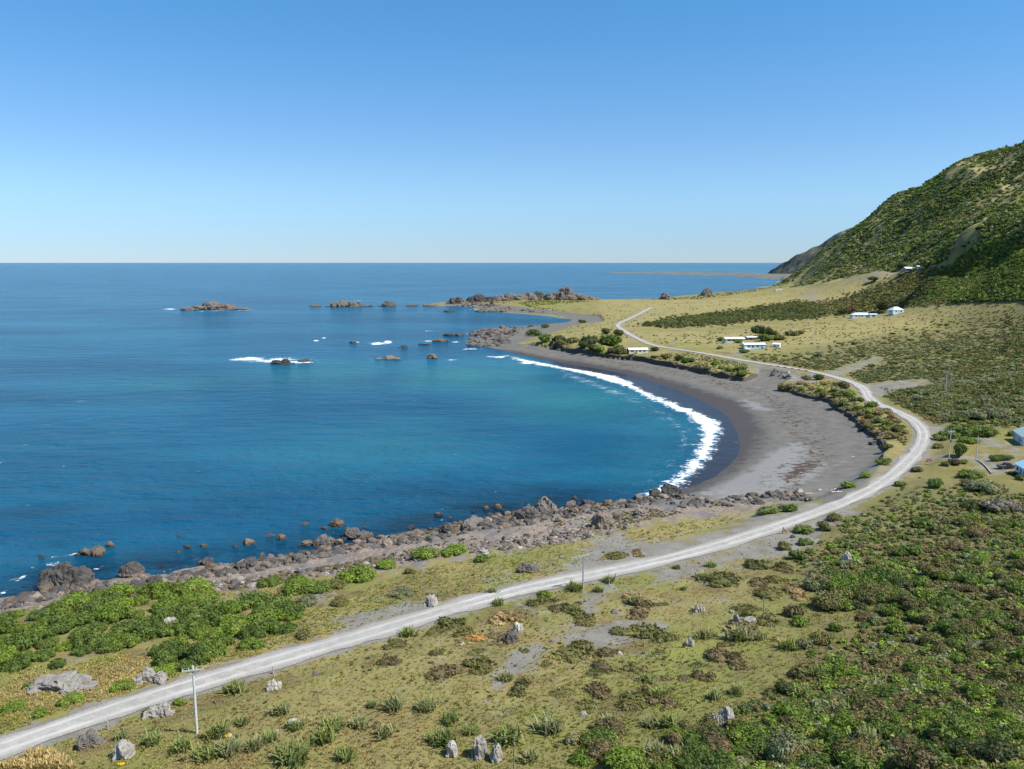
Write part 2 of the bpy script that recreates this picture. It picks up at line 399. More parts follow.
# level bed for the road
rz = rl[:, 2].copy()
k = 15; pad = np.concatenate([np.repeat(rz[:1], k), rz, np.repeat(rz[-1:], k)])
rz = np.convolve(pad, np.ones(2 * k + 1) / (2 * k + 1), 'valid')
rs = np.concatenate([[0], np.cumsum(np.hypot(np.diff(rl[:, 0]), np.diff(rl[:, 1])))])
bed = np.interp(RT, rs, rz)
wroad = 1 - sstep(4.2, 12.0, RD)
Z = Z * (1 - wroad) + bed * wroad
gravel = np.maximum(gravel, 1 - sstep(3.0, 4.6, RD + DX3 * 1.2))

# ------------------------------------------------------------------ mesh helpers
def mesh_np(name, V, Q, mats, attrs=None, smooth=False, mat_idx=None):
    V = np.asarray(V, np.float32); Q = np.asarray(Q, np.int32)
    me = bpy.data.meshes.new(name)
    n, k = Q.shape
    me.vertices.add(len(V)); me.vertices.foreach_set("co", V.ravel())
    me.loops.add(n * k); me.loops.foreach_set("vertex_index", Q.ravel())
    me.polygons.add(n)
    me.polygons.foreach_set("loop_start", np.arange(0, n * k, k, dtype=np.int32))
    me.polygons.foreach_set("loop_total", np.full(n, k, np.int32))
    if mat_idx is not None: me.polygons.foreach_set("material_index", np.asarray(mat_idx, np.int32))
    me.update(calc_edges=True)
    me.polygons.foreach_set("use_smooth", np.full(n, smooth, bool))
    for an, arr in (attrs or {}).items():
        arr = np.asarray(arr, np.float32)
        if arr.ndim == 1:
            a = me.attributes.new(an, 'FLOAT', 'POINT'); a.data.foreach_set("value", arr)
        else:
            if arr.shape[1] == 3: arr = np.hstack([arr, np.ones((len(arr), 1), np.float32)])
            a = me.attributes.new(an, 'FLOAT_COLOR', 'POINT'); a.data.foreach_set("color", arr.ravel())
    for m in (mats if isinstance(mats, (list, tuple)) else [mats]): me.materials.append(m)
    return me

def link(name, me, parent=None, loc=None, rotz=0.0, scale=None):
    o = bpy.data.objects.new(name, me); COL.objects.link(o)
    if parent is not None: o.parent = parent
    if loc is not None: o.location = loc
    if rotz: o.rotation_euler = (0, 0, rotz)
    if scale is not None: o.scale = scale
    return o

def tag(o, label=None, cat=None, group=None, kind=None):
    if label: o["label"] = label
    if cat: o["category"] = cat
    if group: o["group"] = group
    if kind: o["kind"] = kind
    return o

def grid_mesh(name, Xg, Yg, Zg, keep, mats, attrs, smooth=True):
    nr, nc = Xg.shape
    q = np.arange((nr - 1) * nc).reshape(nr - 1, nc)[:, :-1]
    Q = np.stack([q, q + 1, q + nc + 1, q + nc], -1).reshape(-1, 4)
    Q = Q[keep.ravel()]
    used = np.zeros(nr * nc, bool); used[Q.ravel()] = True
    remap = np.cumsum(used) - 1
    V = np.stack([Xg.ravel(), Yg.ravel(), Zg.ravel()], 1)[used]
    A = {k: (a.reshape(nr * nc, -1)[used] if a.ndim == 3 else a.ravel()[used]) for k, a in attrs.items()}
    return mesh_np(name, V, remap[Q], mats, A, smooth)

# ------------------------------------------------------------------ node helpers
class NT:
    def __init__(s, name):
        s.m = bpy.data.materials.new(name); s.m.use_nodes = True
        s.t = s.m.node_tree; s.t.nodes.clear()
        s.out = s.t.nodes.new("ShaderNodeOutputMaterial")
    def n(s, t, **kw):
        x = s.t.nodes.new(t)
        for k, v in kw.items(): setattr(x, k, v)
        return x
    def l(s, a, b): s.t.links.new(a, b)
    def val(s, sock, v):
        if hasattr(v, "is_output"): s.l(v, sock)
        else: sock.default_value = v
    def math(s, op, a, b=0.0, clamp=False):
        x = s.n("ShaderNodeMath", operation=op); x.use_clamp = clamp
        s.val(x.inputs[0], a); s.val(x.inputs[1], b); return x.outputs[0]
    def mix(s, f, a, b, mode='MIX'):
        x = s.n("ShaderNodeMix", data_type='RGBA', blend_type=mode); x.clamp_factor = True
        s.val(x.inputs[0], f)
        for sk, v in ((x.inputs[6], a), (x.inputs[7], b)):
            if hasattr(v, "is_output"): s.l(v, sk)
            else: sk.default_value = (*v, 1) if len(v) == 3 else v
        return x.outputs[2]
    def rng(s, v, a, b, c=0.0, d=1.0):
        x = s.n("ShaderNodeMapRange"); x.interpolation_type = 'SMOOTHSTEP'
        s.val(x.inputs[0], v)
        for i, q in enumerate((a, b, c, d)): x.inputs[i + 1].default_value = q
        return x.outputs[0]
    def noise(s, vec, scale, det=4, rough=0.55, dist=0.0):
        x = s.n("ShaderNodeTexNoise"); x.inputs["Scale"].default_value = scale; x.inputs["Detail"].default_value = det
        x.inputs["Roughness"].default_value = rough; x.inputs["Distortion"].default_value = dist
        s.l(vec, x.inputs["Vector"]); return x.outputs[0]
    def pos(s): return s.n("ShaderNodeNewGeometry").outputs["Position"]
    def objc(s): return s.n("ShaderNodeTexCoord").outputs["Object"]
    def mapping(s, vec, scale=(1, 1, 1), rot=(0, 0, 0)):
        x = s.n("ShaderNodeMapping"); x.inputs["Scale"].default_value = scale; x.inputs["Rotation"].default_value = rot
        s.l(vec, x.inputs["Vector"]); return x.outputs[0]
    def attr(s, name):
        return s.n("ShaderNodeAttribute", attribute_name=name)
    def sep(s, c):
        x = s.n("ShaderNodeSeparateColor"); s.l(c, x.inputs[0]); return x.outputs
    def bump(s, h, strength, dist, nrm=None):
        x = s.n("ShaderNodeBump"); x.inputs["Distance"].default_value = dist
        s.val(x.inputs["Strength"], strength); s.l(h, x.inputs["Height"])
        if nrm is not None: s.l(nrm, x.inputs["Normal"])
        return x.outputs[0]
    def bsdf(s, col, rough=0.8, spec=0.3, nrm=None, **kw):
        b = s.n("ShaderNodeBsdfPrincipled")
        s.val(b.inputs["Base Color"], (*col, 1) if isinstance(col, tuple) and len(col) == 3 else col)
        s.val(b.inputs["Roughness"], rough); s.val(b.inputs["Specular IOR Level"], spec)
        if nrm is not None: s.l(nrm, b.inputs["Normal"])
        for k, v in kw.items(): s.val(b.inputs[k], v)
        s.l(b.outputs[0], s.out.inputs[0]); return b

def simple(name, col, rough=0.6, spec=0.3, var=0.12, scale=3.0, metallic=0.0):
    t = NT(name); n = t.noise(t.objc(), scale, 5)
    c = t.mix(t.rng(n, 0.3, 0.7), tuple(x * (1 - var) for x in col), tuple(min(1, x * (1 + var)) for x in col))
    t.bsdf(c, rough, spec, **{"Metallic": metallic}); return t.m

# ------------------------------------------------------------------ ground material
def ground_material():
    t = NT("coastal_ground"); p = t.pos()
    a = t.sep(t.attr("cover_a").outputs[0]); b = t.sep(t.attr("cover_b").outputs[0]); c = t.sep(t.attr("cover_c").outputs[0])
    big = t.noise(p, 0.035, 5, 0.6); mid = t.noise(p, 0.22, 6, 0.62); fine = t.noise(p, 1.6, 6, 0.7); vf = t.noise(p, 7.0, 4, 0.7)
    mixn = t.math('ADD', t.math('MULTIPLY', mid, 0.6), t.math('MULTIPLY', fine, 0.4))
    # grass, from straw through olive to fresh green
    g = t.mix(t.rng(mixn, 0.36, 0.64), (0.20, 0.160, 0.060), (0.34, 0.275, 0.112))
    g = t.mix(t.rng(t.math('ADD', big, t.math('MULTIPLY', mid, 0.6)), 0.66, 0.94), g, (0.175, 0.185, 0.042))
    g = t.mix(t.math('MULTIPLY', a[1], t.rng(mixn, 0.30, 0.55)), g, (0.205, 0.225, 0.045))
    g = t.mix(t.math('MULTIPLY', t.rng(t.noise(p, 0.085, 7, 0.68), 0.50, 0.60), 0.8), g, (0.148, 0.112, 0.052))
    straw = t.mix(t.rng(mixn, 0.35, 0.68), (0.215, 0.188, 0.068), (0.335, 0.278, 0.112))
    straw = t.mix(t.rng(t.noise(p, 0.05, 5, .65), 0.52, 0.68), straw, (0.16, 0.155, 0.045))
    g = t.mix(t.math('MULTIPLY', c[1], 0.9), g, straw)
    g = t.mix(t.math('MULTIPLY', c[0], t.rng(mixn, 0.28, 0.56)), g, (0.145, 0.135, 0.050))
    g = t.mix(t.math('MULTIPLY', c[2], 0.9), g, t.mix(t.rng(mid, 0.35, 0.65), (0.16, 0.145, 0.038), (0.22, 0.185, 0.060)))
    g = t.mix(t.rng(vf, 0.25, 0.75), t.mix(0.75, g, (0, 0, 0)) if False else g, t.mix(0.18, g, (0.32, 0.27, 0.13)))
    # hill: brownish turf, rubbly slips
    h = t.mix(t.rng(t.noise(p, 0.02, 6, .65), 0.40, 0.62), (0.17, 0.165, 0.060), (0.33, 0.275, 0.125))
    h = t.mix(t.rng(t.noise(t.mapping(p, (1, 1, 0.25)), 0.012, 6, .7), 0.60, 0.68), h, (0.15, 0.135, 0.12))
    g = t.mix(t.attr("hill").outputs["Fac"], g, h)
    # shingle and bedrock
    s = t.mix(t.rng(fine, 0.34, 0.66), (0.155, 0.128, 0.104), (0.33, 0.265, 0.212))
    s = t.mix(t.rng(t.noise(p, 0.16, 5, .6), 0.45, 0.6), s, (0.18, 0.165, 0.15))
    edge = t.math('ADD', t.math('MULTIPLY', t.math('SUBTRACT', mid, 0.5), 1.3), t.math('MULTIPLY', t.math('SUBTRACT', fine, 0.5), 0.8))
    col = t.mix(t.rng(t.math('ADD', b[0], t.math('MULTIPLY', edge, 1.5)), 0.40, 0.64), g, s)
    # grey gravel and sand
    gr = t.mix(t.rng(mixn, 0.35, 0.65), (0.170, 0.156, 0.128), (0.260, 0.240, 0.202))
    col = t.mix(t.rng(t.math('ADD', a[0], t.math('MULTIPLY', edge, 1.7)), 0.40, 0.66), col, gr)
    sand = t.mix(t.rng(mixn, 0.38, 0.62), (0.118, 0.112, 0.096), (0.168, 0.159, 0.138))
    sand = t.mix(t.rng(t.math('ADD', b[1], t.math('MULTIPLY', edge, 0.55)), 0.42, 0.66), sand, (0.215, 0.213, 0.202))
    wv = t.noise(t.mapping(p, (1, 1, 1)), 0.33, 6, 0.75)
    sand = t.mix(t.math('MULTIPLY', t.rng(t.math('ADD', t.math('MULTIPLY', b[2], 0.34), wv), 0.62, 0.70), t.rng(b[2], 0.05, 0.3)), sand, (0.070, 0.046, 0.032))
    wetf = t.rng(t.math('ADD', a[2], t.math('MULTIPLY', edge, 0.6)), 0.32, 0.66)
    sand = t.mix(wetf, sand, (0.066, 0.056, 0.048))
    col = t.mix(t.rng(t.math('ADD', t.attr("beach").outputs["Fac"], t.math('MULTIPLY', edge, 0.45)), 0.42, 0.58), col, sand)
    # steep bare earth
    nz = t.n("ShaderNodeSeparateXYZ"); t.l(t.n("ShaderNodeNewGeometry").outputs["True Normal"], nz.inputs[0])
    steep = t.math('MULTIPLY', t.rng(nz.outputs[2], 0.80, 0.55), t.math('SUBTRACT', 1.0, t.attr("hill").outputs["Fac"]))
    col = t.mix(steep, col, (0.085, 0.070, 0.055))
    rough = t.math('SUBTRACT', 0.95, t.math('MULTIPLY', wetf, 0.35))
    hb = t.math('ADD', t.math('MULTIPLY', fine, 0.6), t.math('MULTIPLY', vf, 0.4))
    soft = t.math('SUBTRACT', 1.0, t.math('MULTIPLY', t.attr("beach").outputs["Fac"], 0.8))
    nr = t.bump(hb, t.math('MULTIPLY', soft, 0.9), 0.35)
    t.bsdf(col, rough, 0.25, nr)
    return t.m
GROUND = ground_material()
cov_a = np.stack([gravel, lush, wet], -1); cov_b = np.stack([shingle, drift, weed], -1); cov_c = np.stack([scrubby, straw, lawn], -1)
attrs = {"cover_a": cov_a, "cover_b": cov_b, "cover_c": cov_c, "hill": hillm, "beach": beach}
zc = np.maximum.reduce([Z[:-1, :-1], Z[1:, :-1], Z[:-1, 1:], Z[1:, 1:]])
keep = zc > -1.5
bm_ = (beach[:-1, :-1] + beach[1:, 1:]) * 0.5 > 0.5
hm_ = (hillm[:-1, :-1] + hillm[1:, 1:]) * 0.5 > 0.5
for nm, k in (("ground", keep & ~bm_ & ~hm_), ("beach", keep & bm_), ("hill", keep & hm_ & ~bm_)):
    tag(link(nm, grid_mesh(nm, X, Y, Z, k, GROUND, attrs)), kind="structure")

# ------------------------------------------------------------------ sea
srows = [60.0]
while srows[-1] < 90000:
    r = srows[-1]; srows.append(r + max(0.35, r * r / 53000 * 0.75))
srad = np.array(srows); SN = 900
saz = np.linspace(AZ0, AZ1, SN)
SX = srad[:, None] * np.sin(saz)[None]; SY = srad[:, None] * np.cos(saz)[None]
SPX, SPY = None, None

def blob(cx, cy, rx, ry, sharp=1.0):
    """soft round patch on the water around the place seen at (cx, cy)"""
    x0, y0, _ = at(cx, cy, True); r0 = math.hypot(x0, y0); a0 = math.atan2(x0, y0)
    wa = rx / F_PX; wr = ry * r0 * r0 / (CAM_H * F_PX)
    d = np.hypot((saz[None] - a0) / wa, (srad[:, None] - r0) / wr)
    return np.clip((1 - d) * sharp, 0, 1)

def sea_poly(poly, soft):
    P = np.array([(lambda q: (q[0], q[1]))(at(p[0], p[1], True)) for p in poly])
    ins = inside(P, SX, SY)
    far = np.hypot(P[:, 0], P[:, 1]).mean(); w = soft * far / 200
    D = np.full(SX.shape, w)
    for a_, b_ in zip(P, np.roll(P, -1, 0)):
        d = b_ - a_; s2 = d @ d
        if s2 == 0: continue
        rr = np.hypot([a_[0], b_[0]], [a_[1], b_[1]])
        j0 = max(np.searchsorted(srad, rr.min() - w - np.sqrt(s2) * .2) - 1, 0); j1 = np.searchsorted(srad, rr.max() + w) + 1
        x = SX[j0:j1] - a_[0]; y = SY[j0:j1] - a_[1]
        tt = np.clip((x * d[0] + y * d[1]) / s2, 0, 1)
        D[j0:j1] = np.minimum(D[j0:j1], np.hypot(x - tt * d[0], y - tt * d[1]))
    return np.clip(np.where(ins, 0.5 + 0.5 * D / w, 0.5 - 0.5 * D / w), 0, 1)

FOAM_OUT = [(505, 355.5), (520, 361), (540, 365), (560, 368.8), (586, 374.3), (612, 382), (630, 388), (644, 395), (665, 404.8), (682, 413), (695, 421.5), (703, 429), (702, 439), (697, 452), (690, 464), (676, 477), (660, 489), (640, 498)]
FOAM_IN = [(654, 495), (672, 490), (686, 481), (700, 467), (710, 455), (715, 443), (720, 431), (719, 422), (703, 416), (691, 410), (677, 404.5), (654, 396), (637, 388), (630, 382), (614, 376.3), (583, 370.5), (560, 366.8), (540, 362.6), (520, 358.5)]
foam = sea_poly(FOAM_OUT + FOAM_IN, 2.2)
film = sea_poly([(672, 490), (686, 481), (700, 467), (710, 455), (715, 443), (720, 431), (719, 422), (703, 416), (691, 410), (677, 404.5), (654, 396), (637, 388), (630, 382), (614, 376.3), (583, 370.5), (560, 366.8), (545, 355), (640, 365), (760, 400), (770, 450), (740, 485), (690, 500)], 3.0)
trail = sea_poly([(560, 368), (590, 377), (620, 388), (650, 402), (676, 414), (692, 426), (697, 440), (690, 455), (676, 470), (655, 485), (630, 494), (610, 492), (640, 478), (662, 462), (674, 446), (672, 430), (655, 416), (625, 402), (590, 388), (555, 376)], 7.0)
FP = [(275, 360, 46, 3.6, .9), (248, 359, 24, 2.4, 1.3), (300, 362, 26, 2.2, 1), (378, 343.5, 13, 1.9, 1.3), (388, 342, 6, 2, 1.6), (316, 340.5, 5, 1.2, 1.2), (355, 342, 10, .9, 1.0), (324, 338, 3, 1, 1.2), (170, 309, 10, 1.1, 1.0), (245, 310, 20, .9, .7), (215, 311, 35, .8, .7),
      (430, 341, 10, 1.2, 1.1), (455, 342, 12, 1.2, .8), (470, 349, 20, 1.5, .7), (500, 357, 18, 1.6, 1.1), (530, 363, 20, 2.0, 1.2), (450, 360, 12, 1, .7), (470, 341, 12, 1.2, .8), (478, 309.5, 14, .8, .9), (440, 305, 14, .7, .7),
      (20, 578, 22, 4, .8), (2, 592, 14, 4, .85), (45, 565, 22, 3, .7), (70, 555, 30, 2.2, .7), (85, 572, 18, 4, .8), (160, 570, 30, 5, .6), (200, 560, 20, 3, .5), (620, 503, 36, 5, .9), (655, 495, 22, 4, 1.2), (590, 508, 20, 3, .6), (440, 520, 10, 2, .7), (130, 565, 24, 3, .6),
      (355, 300.5, 40, .6, .6), (430, 331, 14, .8, .6), (470, 334, 15, .9, .7)]
patch = np.zeros(SX.shape)
for q in FP: patch = np.maximum(patch, blob(q[0], q[1], q[2], q[3]) * q[4] * (0.72 if q[1] > 500 else 0.9))
turq = np.maximum.reduce([0.80 * sea_poly([(455, 372), (500, 357), (560, 369), (620, 388), (660, 408), (690, 430), (680, 460), (640, 485), (600, 486), (640, 455), (640, 425), (590, 405), (520, 392), (440, 388)], 45),
                          0.85 * blob(470, 376, 170, 24), 0.8 * blob(570, 402, 190, 44), 0.6 * blob(330, 374, 220, 26), 0.5 * blob(170, 385, 200, 26), 0.6 * blob(620, 400, 110, 30), 0.55 * blob(700, 270, 170, 5), 0.35 * blob(300, 270, 400, 6), 0.5 * blob(400, 440, 330, 70), 0.35 * blob(600, 450, 120, 50)])
kelp = np.maximum.reduce([1.0 * sea_poly([(-40, 600), (0, 575), (60, 556), (150, 552), (250, 545), (330, 530), (420, 510), (500, 492), (560, 488), (610, 490), (640, 492), (640, 505), (560, 515), (400, 545), (250, 572), (60, 600), (-40, 625)], 10),
                          .6 * blob(40, 510, 60, 10), 0.5 * blob(60, 545, 60, 10), .5 * blob(430, 490, 60, 14), .5 * blob(390, 318, 90, 5), .4 * blob(390, 305, 120, 2), .6 * blob(500, 319, 70, 4)])
land_here = None
def land_at_sea():
    fi = np.clip((saz - AZ0) / (AZ1 - AZ0) * (NC - 1), 0, NC - 1.001); i = fi.astype(int); ti = fi - i
    fj = np.interp(srad, rad, np.arange(NR)); j = np.minimum(fj.astype(int), NR - 2); tj = (fj - j)[:, None]
    q = (Z[np.ix_(j, i)] * (1 - ti) + Z[np.ix_(j, i + 1)] * ti) * (1 - tj) + (Z[np.ix_(j + 1, i)] * (1 - ti) + Z[np.ix_(j + 1, i + 1)] * ti) * tj
    q[srad > 3200] = -9
    return q
LZ = land_at_sea()

def sea_material():
    t = NT("sea_water"); p = t.pos()
    a = t.sep(t.attr("sea_a").outputs[0]); b = t.sep(t.attr("sea_b").outputs[0])
    flat = t.mapping(p, (1, 1, 0))
    rot = (0, 0, math.radians(-12))
    wide = t.noise(t.mapping(flat, (0.35, 1.0, 1), rot), 0.010, 5, 0.6)
    col = t.mix(t.rng(wide, 0.35, 0.68), (0.003, 0.066, 0.138), (0.009, 0.112, 0.200))
    tq = t.math('ADD', a[0], t.math('MULTIPLY', t.math('SUBTRACT', wide, 0.5), 0.5))
    col = t.mix(t.rng(tq, 0.15, 0.95), col, (0.022, 0.160, 0.185))
    col = t.mix(t.math('MULTIPLY', t.rng(tq, 0.75, 1.2), 0.8), col, (0.085, 0.26, 0.255))
    kn = t.noise(t.mapping(flat, (0.6, 1, 1)), 0.07, 6, 0.7)
    col = t.mix(t.math('MULTIPLY', a[2], t.rng(kn, 0.30, 0.62, 0.35, 1.0)), col, (0.004, 0.026, 0.052))
    col = t.mix(t.math('MULTIPLY', t.rng(a[2], 0.5, 0.9), t.rng(t.noise(flat, 0.16, 6, .7), 0.55, 0.68)), col, (0.014, 0.010, 0.014))
    film = t.rng(b[0], 0.35, 0.65)
    col = t.mix(film, col, (0.030, 0.034, 0.045))
    # foam
    f1 = t.noise(flat, 0.13, 7, 0.72, 0.6); f2 = t.noise(t.mapping(flat, (1, 1, 1)), 0.55, 5, 0.7, 0.4)
    fn = t.math('ADD', t.math('MULTIPLY', f1, 0.55), t.math('MULTIPLY', f2, 0.45))
    fm = t.rng(t.math('ADD', a[1], t.math('MULTIPLY', t.math('SUBTRACT', fn, 0.5), 3.4)), 0.40, 0.74)
    lace = t.math('MULTIPLY', t.rng(t.math('ADD', t.math('MULTIPLY', b[1], 0.30), fn), 0.70, 0.88), 0.38)
    lace = t.math('MULTIPLY', lace, t.rng(b[1], 0.05, 0.35))
    caps = t.noise(t.mapping(flat, (0.45, 1.0, 1), rot), 0.085, 2, 0.5)
    capz = t.math('MULTIPLY', t.rng(caps, 0.775, 0.80), b[2])
    fo = t.math('MAXIMUM', t.math('MAXIMUM', fm, lace), capz)
    # waves
    w1 = t.noise(t.mapping(flat, (0.45, 1.0, 1), rot), 0.10, 4, 0.6)
    w2 = t.noise(t.mapping(flat, (0.6, 1.0, 1), rot), 0.45, 5, 0.65)
    gust = t.rng(t.noise(t.mapping(flat, (0.3, 1, 1), rot), 0.006, 5, 0.65), 0.34, 0.66, 0.45, 1.25)
    st = t.math('MULTIPLY', gust, t.math('SUBTRACT', 1.0, t.math('MULTIPLY', film, 0.9)))
    n1 = t.bump(w1, t.math('MULTIPLY', st, 1.0), 4.5)
    n2 = t.bump(w2, t.math('MULTIPLY', st, 1.0), 1.2, n1)
    w = t.n("ShaderNodeBsdfPrincipled")
    t.l(col, w.inputs["Base Color"]); w.inputs["Roughness"].default_value = 0.18; w.inputs["Specular IOR Level"].default_value = 0.035; w.inputs["IOR"].default_value = 1.333
    t.l(n2, w.inputs["Normal"])
    fb = t.n("ShaderNodeBsdfPrincipled"); fb.inputs["Base Color"].default_value = (0.78, 0.80, 0.80, 1); fb.inputs["Roughness"].default_value = 0.9
    t.l(t.bump(fn, 0.5, 0.6), fb.inputs["Normal"])
    ms = t.n("ShaderNodeMixShader"); t.l(fo, ms.inputs[0]); t.l(w.outputs[0], ms.inputs[1]); t.l(fb.outputs[0], ms.inputs[2])
    t.l(ms.outputs[0], t.out.inputs[0]); return t.m
SEA = sea_material()
foam_all = np.maximum(foam, np.clip(patch, 0, 1))
caps = sstep(900, 2500, srad)[:, None] * np.ones((1, SN))
shore_rock = np.clip(sstep(-2.0, -0.2, LZ) * kelp, 0, 1)
sa = np.stack([turq * (1 - kelp * 0.6), foam_all, kelp], -1); sb = np.stack([film, np.maximum(trail, 0.28 * shore_rock), caps], -1)
lz4 = np.minimum.reduce([LZ[:-1, :-1], LZ[1:, :-1], LZ[:-1, 1:], LZ[1:, 1:]])
SZ = 0.10 * fbm(SX / 16, SY / 9, 3, 41) * (1 - film) * sstep(-0.05, -1.0, LZ) + 0.45 * np.clip(foam, 0, 1) * (0.6 + 0.6 * fbm(SX / 7, SY / 7, 3, 42)) * sstep(-0.0, -0.5, LZ)
sea = link("sea", grid_mesh("sea", SX, SY, SZ, lz4 < 0.6, SEA, {"sea_a": sa, "sea_b": sb}))
tag(sea, kind="structure")


# ------------------------------------------------------------------ road and tracks
def ribbon(name, line, width, mat, lift=0.07, ncross=9, crown=0.06):
    L = np.asarray(line); d = np.gradient(L[:, :2], axis=0); d /= np.maximum(np.hypot(d[:, 0], d[:, 1]), 1e-6)[:, None]
    nrm = np.stack([d[:, 1], -d[:, 0]], 1)
    us = np.linspace(-1, 1, ncross)
    jit = fbm(np.arange(len(L)) / 4.0, np.zeros(len(L)), 3, 55) * 1.1
    V = []; U = []
    for i, p in enumerate(L):
        for q in us:
            w = q * (width / 2 + (jit[i] if abs(q) > 0.9 else 0))
            x, y = p[0] + nrm[i, 0] * w, p[1] + nrm[i, 1] * w
            V.append((x, y, 0)); U.append(q)
    V = np.array(V, float); U = np.array(U)
    V[:, 2] = height(V[:, 0], V[:, 1]) + lift + np.hypot(V[:, 0], V[:, 1]) * 0.00025 + crown * (1 - U * U)
    n = len(L); q = np.arange((n - 1) * ncross).reshape(n - 1, ncross)[:, :-1]
    Q = np.stack([q, q + 1, q + ncross + 1, q + ncross], -1).reshape(-1, 4)
    return tag(link(name, mesh_np(name, V, Q[:, ::-1], mat, {"across": U}, True)), kind="structure")

def road_material():
    t = NT("gravel_road"); p = t.pos()
    u = t.attr("across").outputs["Fac"]; au = t.math('ABSOLUTE', u)
    n = t.noise(p, 0.5, 6, 0.65); f = t.noise(p, 3.0, 4, .7); lg = t.noise(p, 0.05, 3)
    au = t.math('ADD', au, t.math('MULTIPLY', t.math('SUBTRACT', n, 0.5), 0.25))
    c = t.mix(t.rng(t.math('ADD', t.math('MULTIPLY', n, .6), t.math('MULTIPLY', f, .4)), 0.35, 0.65), (0.27, 0.255, 0.228), (0.39, 0.375, 0.34))
    track = t.math('SUBTRACT', 1.0, t.rng(t.math('ABSOLUTE', t.math('SUBTRACT', au, t.rng(t.noise(p, 0.03, 2), .3, .7, .34, .5))), 0.04, 0.20))
    c = t.mix(t.math('MULTIPLY', track, t.rng(t.noise(p, 0.12, 4, .6), .3, .6, .25, .85)), c, (0.48, 0.462, 0.43))
    c = t.mix(t.math('MULTIPLY', t.rng(au, 0.62, 0.95), 0.9), c, t.mix(t.rng(f, .4, .6), (0.20, 0.185, 0.16), (0.30, 0.28, 0.245)))
    c = t.mix(t.rng(lg, 0.4, 0.7, 0, 0.25), c, (0.30, 0.28, 0.25))
    t.bsdf(c, 0.95, 0.2, t.bump(f, 0.5, 0.08)); return t.m
ROADM = road_material()
ribbon("road", rl, 5.4, ROADM)

# ------------------------------------------------------------------ bare faces of the eroded bank, their shade put into the dark earth colour
def bank_material():
    t = NT("earth_with_painted_shade"); p = t.pos(); n = t.noise(p, 0.8, 6, .7); f = t.noise(t.mapping(p, (1, 1, 3)), 1.6, 4, .6)
    t.bsdf(t.mix(t.rng(t.math('ADD', t.math('MULTIPLY', n, .5), t.math('MULTIPLY', f, .5)), .38, .62), (0.055, 0.048, 0.040), (0.125, 0.105, 0.080)), .95, .1, t.bump(n, .8, .3)); return t.m
EARTH = bank_material()
for bw, hgt in bank_w[:2]:
    L = bw.copy()
    for _ in range(2):
        k = 3; pad = np.vstack([np.repeat(L[:1], k, 0), L, np.repeat(L[-1:], k, 0)]); L = np.stack([np.convolve(pad[:, c], np.ones(7) / 7, 'valid') for c in range(3)], 1)
    d = np.gradient(L[:, :2], axis=0); d /= np.maximum(np.hypot(d[:, 0], d[:, 1]), 1e-6)[:, None]
    nr_ = np.stack([-d[:, 1], d[:, 0]], 1)                       # inland
    V = []; m = 7
    for i, p in enumerate(L):
        w = 0.9 * float(fbm(np.array([i / 4.0]), np.array([hgt]), 3, 15)[0]); tp = hgt * (0.72 + .3 * float(fbm(np.array([i / 9.0]), np.array([2.0]), 3, 16)[0]))
        zb = float(height(p[0] - nr_[i, 0] * 1.2, p[1] - nr_[i, 1] * 1.2))
        for k, (o_, z_) in enumerate(((-1.3, -.3), (-.5, .12), (-.1, .35), (-.15, .6), (-.05, .85), (.2, 1.0), (2.2, 1.02))):
            jx = 0.25 * float(vnoise(np.array([i * .7]), np.array([k * 1.3]), 3)[0])
            V.append((p[0] + nr_[i, 0] * (o_ + w + jx), p[1] + nr_[i, 1] * (o_ + w + jx), zb + (z_ * tp if z_ > 0 else z_)))
    Q = [[i * m + k, (i + 1) * m + k, (i + 1) * m + k + 1, i * m + k + 1] for i in range(len(L) - 1) for k in range(m - 1)]
    tag(link("earth_bank", mesh_np("earth_bank", V, Q, EARTH, None, False)), kind="structure")

# ------------------------------------------------------------------ rocks
def cubesphere(n):
    g = np.linspace(-1, 1, n + 1); V = []; Q = []; idx = {}
    def vid(p):
        k = tuple(np.round(p, 5))
        if k not in idx: idx[k] = len(V); V.append(p)
        return idx[k]
    for ax in range(3):
        for s_ in (-1, 1):
            for i in range(n):
                for j in range(n):
                    c = []
                    for (a_, b_) in ((i, j), (i + 1, j), (i + 1, j + 1), (i, j + 1)):
                        p = [0, 0, 0]; p[ax] = s_; p[(ax + 1) % 3] = math.tan(g[a_] * math.pi / 4); p[(ax + 2) % 3] = math.tan(g[b_] * math.pi / 4)
                        c.append(vid(tuple(p)))
                    Q.append(c if s_ > 0 else c[::-1])
    V = np.array(V, float); V /= np.linalg.norm(V, axis=1)[:, None]
    return V, np.array(Q)

def rock_shape(seed, n=9, flat=0.75, peak=0.0):
    V, Q = cubesphere(n); r = np.random.default_rng(seed)
    for _ in range(9):
        d = r.normal(size=3); d /= np.linalg.norm(d); lim = r.uniform(0.55, 0.9)
        k = V @ d; ex = np.maximum(k - lim, 0); V = V - np.outer(ex * 0.92, d)
    o = r.uniform(0, 90, 3)
    nz = (1 - np.abs(vnoise3(V * 2.0 + o, seed) * 2 - 1)) * 0.30 + (1 - np.abs(vnoise3(V * 4.5 + o, seed + 1) * 2 - 1)) * 0.22 + vnoise3(V * 9 + o, seed + 2) * 0.14 - .1
    V = V * (0.72 + nz)[:, None]
    V[:, 0] *= r.uniform(0.85, 1.3); V[:, 2] *= flat
    if peak: V[:, 2] *= 1 + peak * np.exp(-((V[:, 0] - r.uniform(-.3, .3)) ** 2 + V[:, 1] ** 2) * 4)
    return V, Q

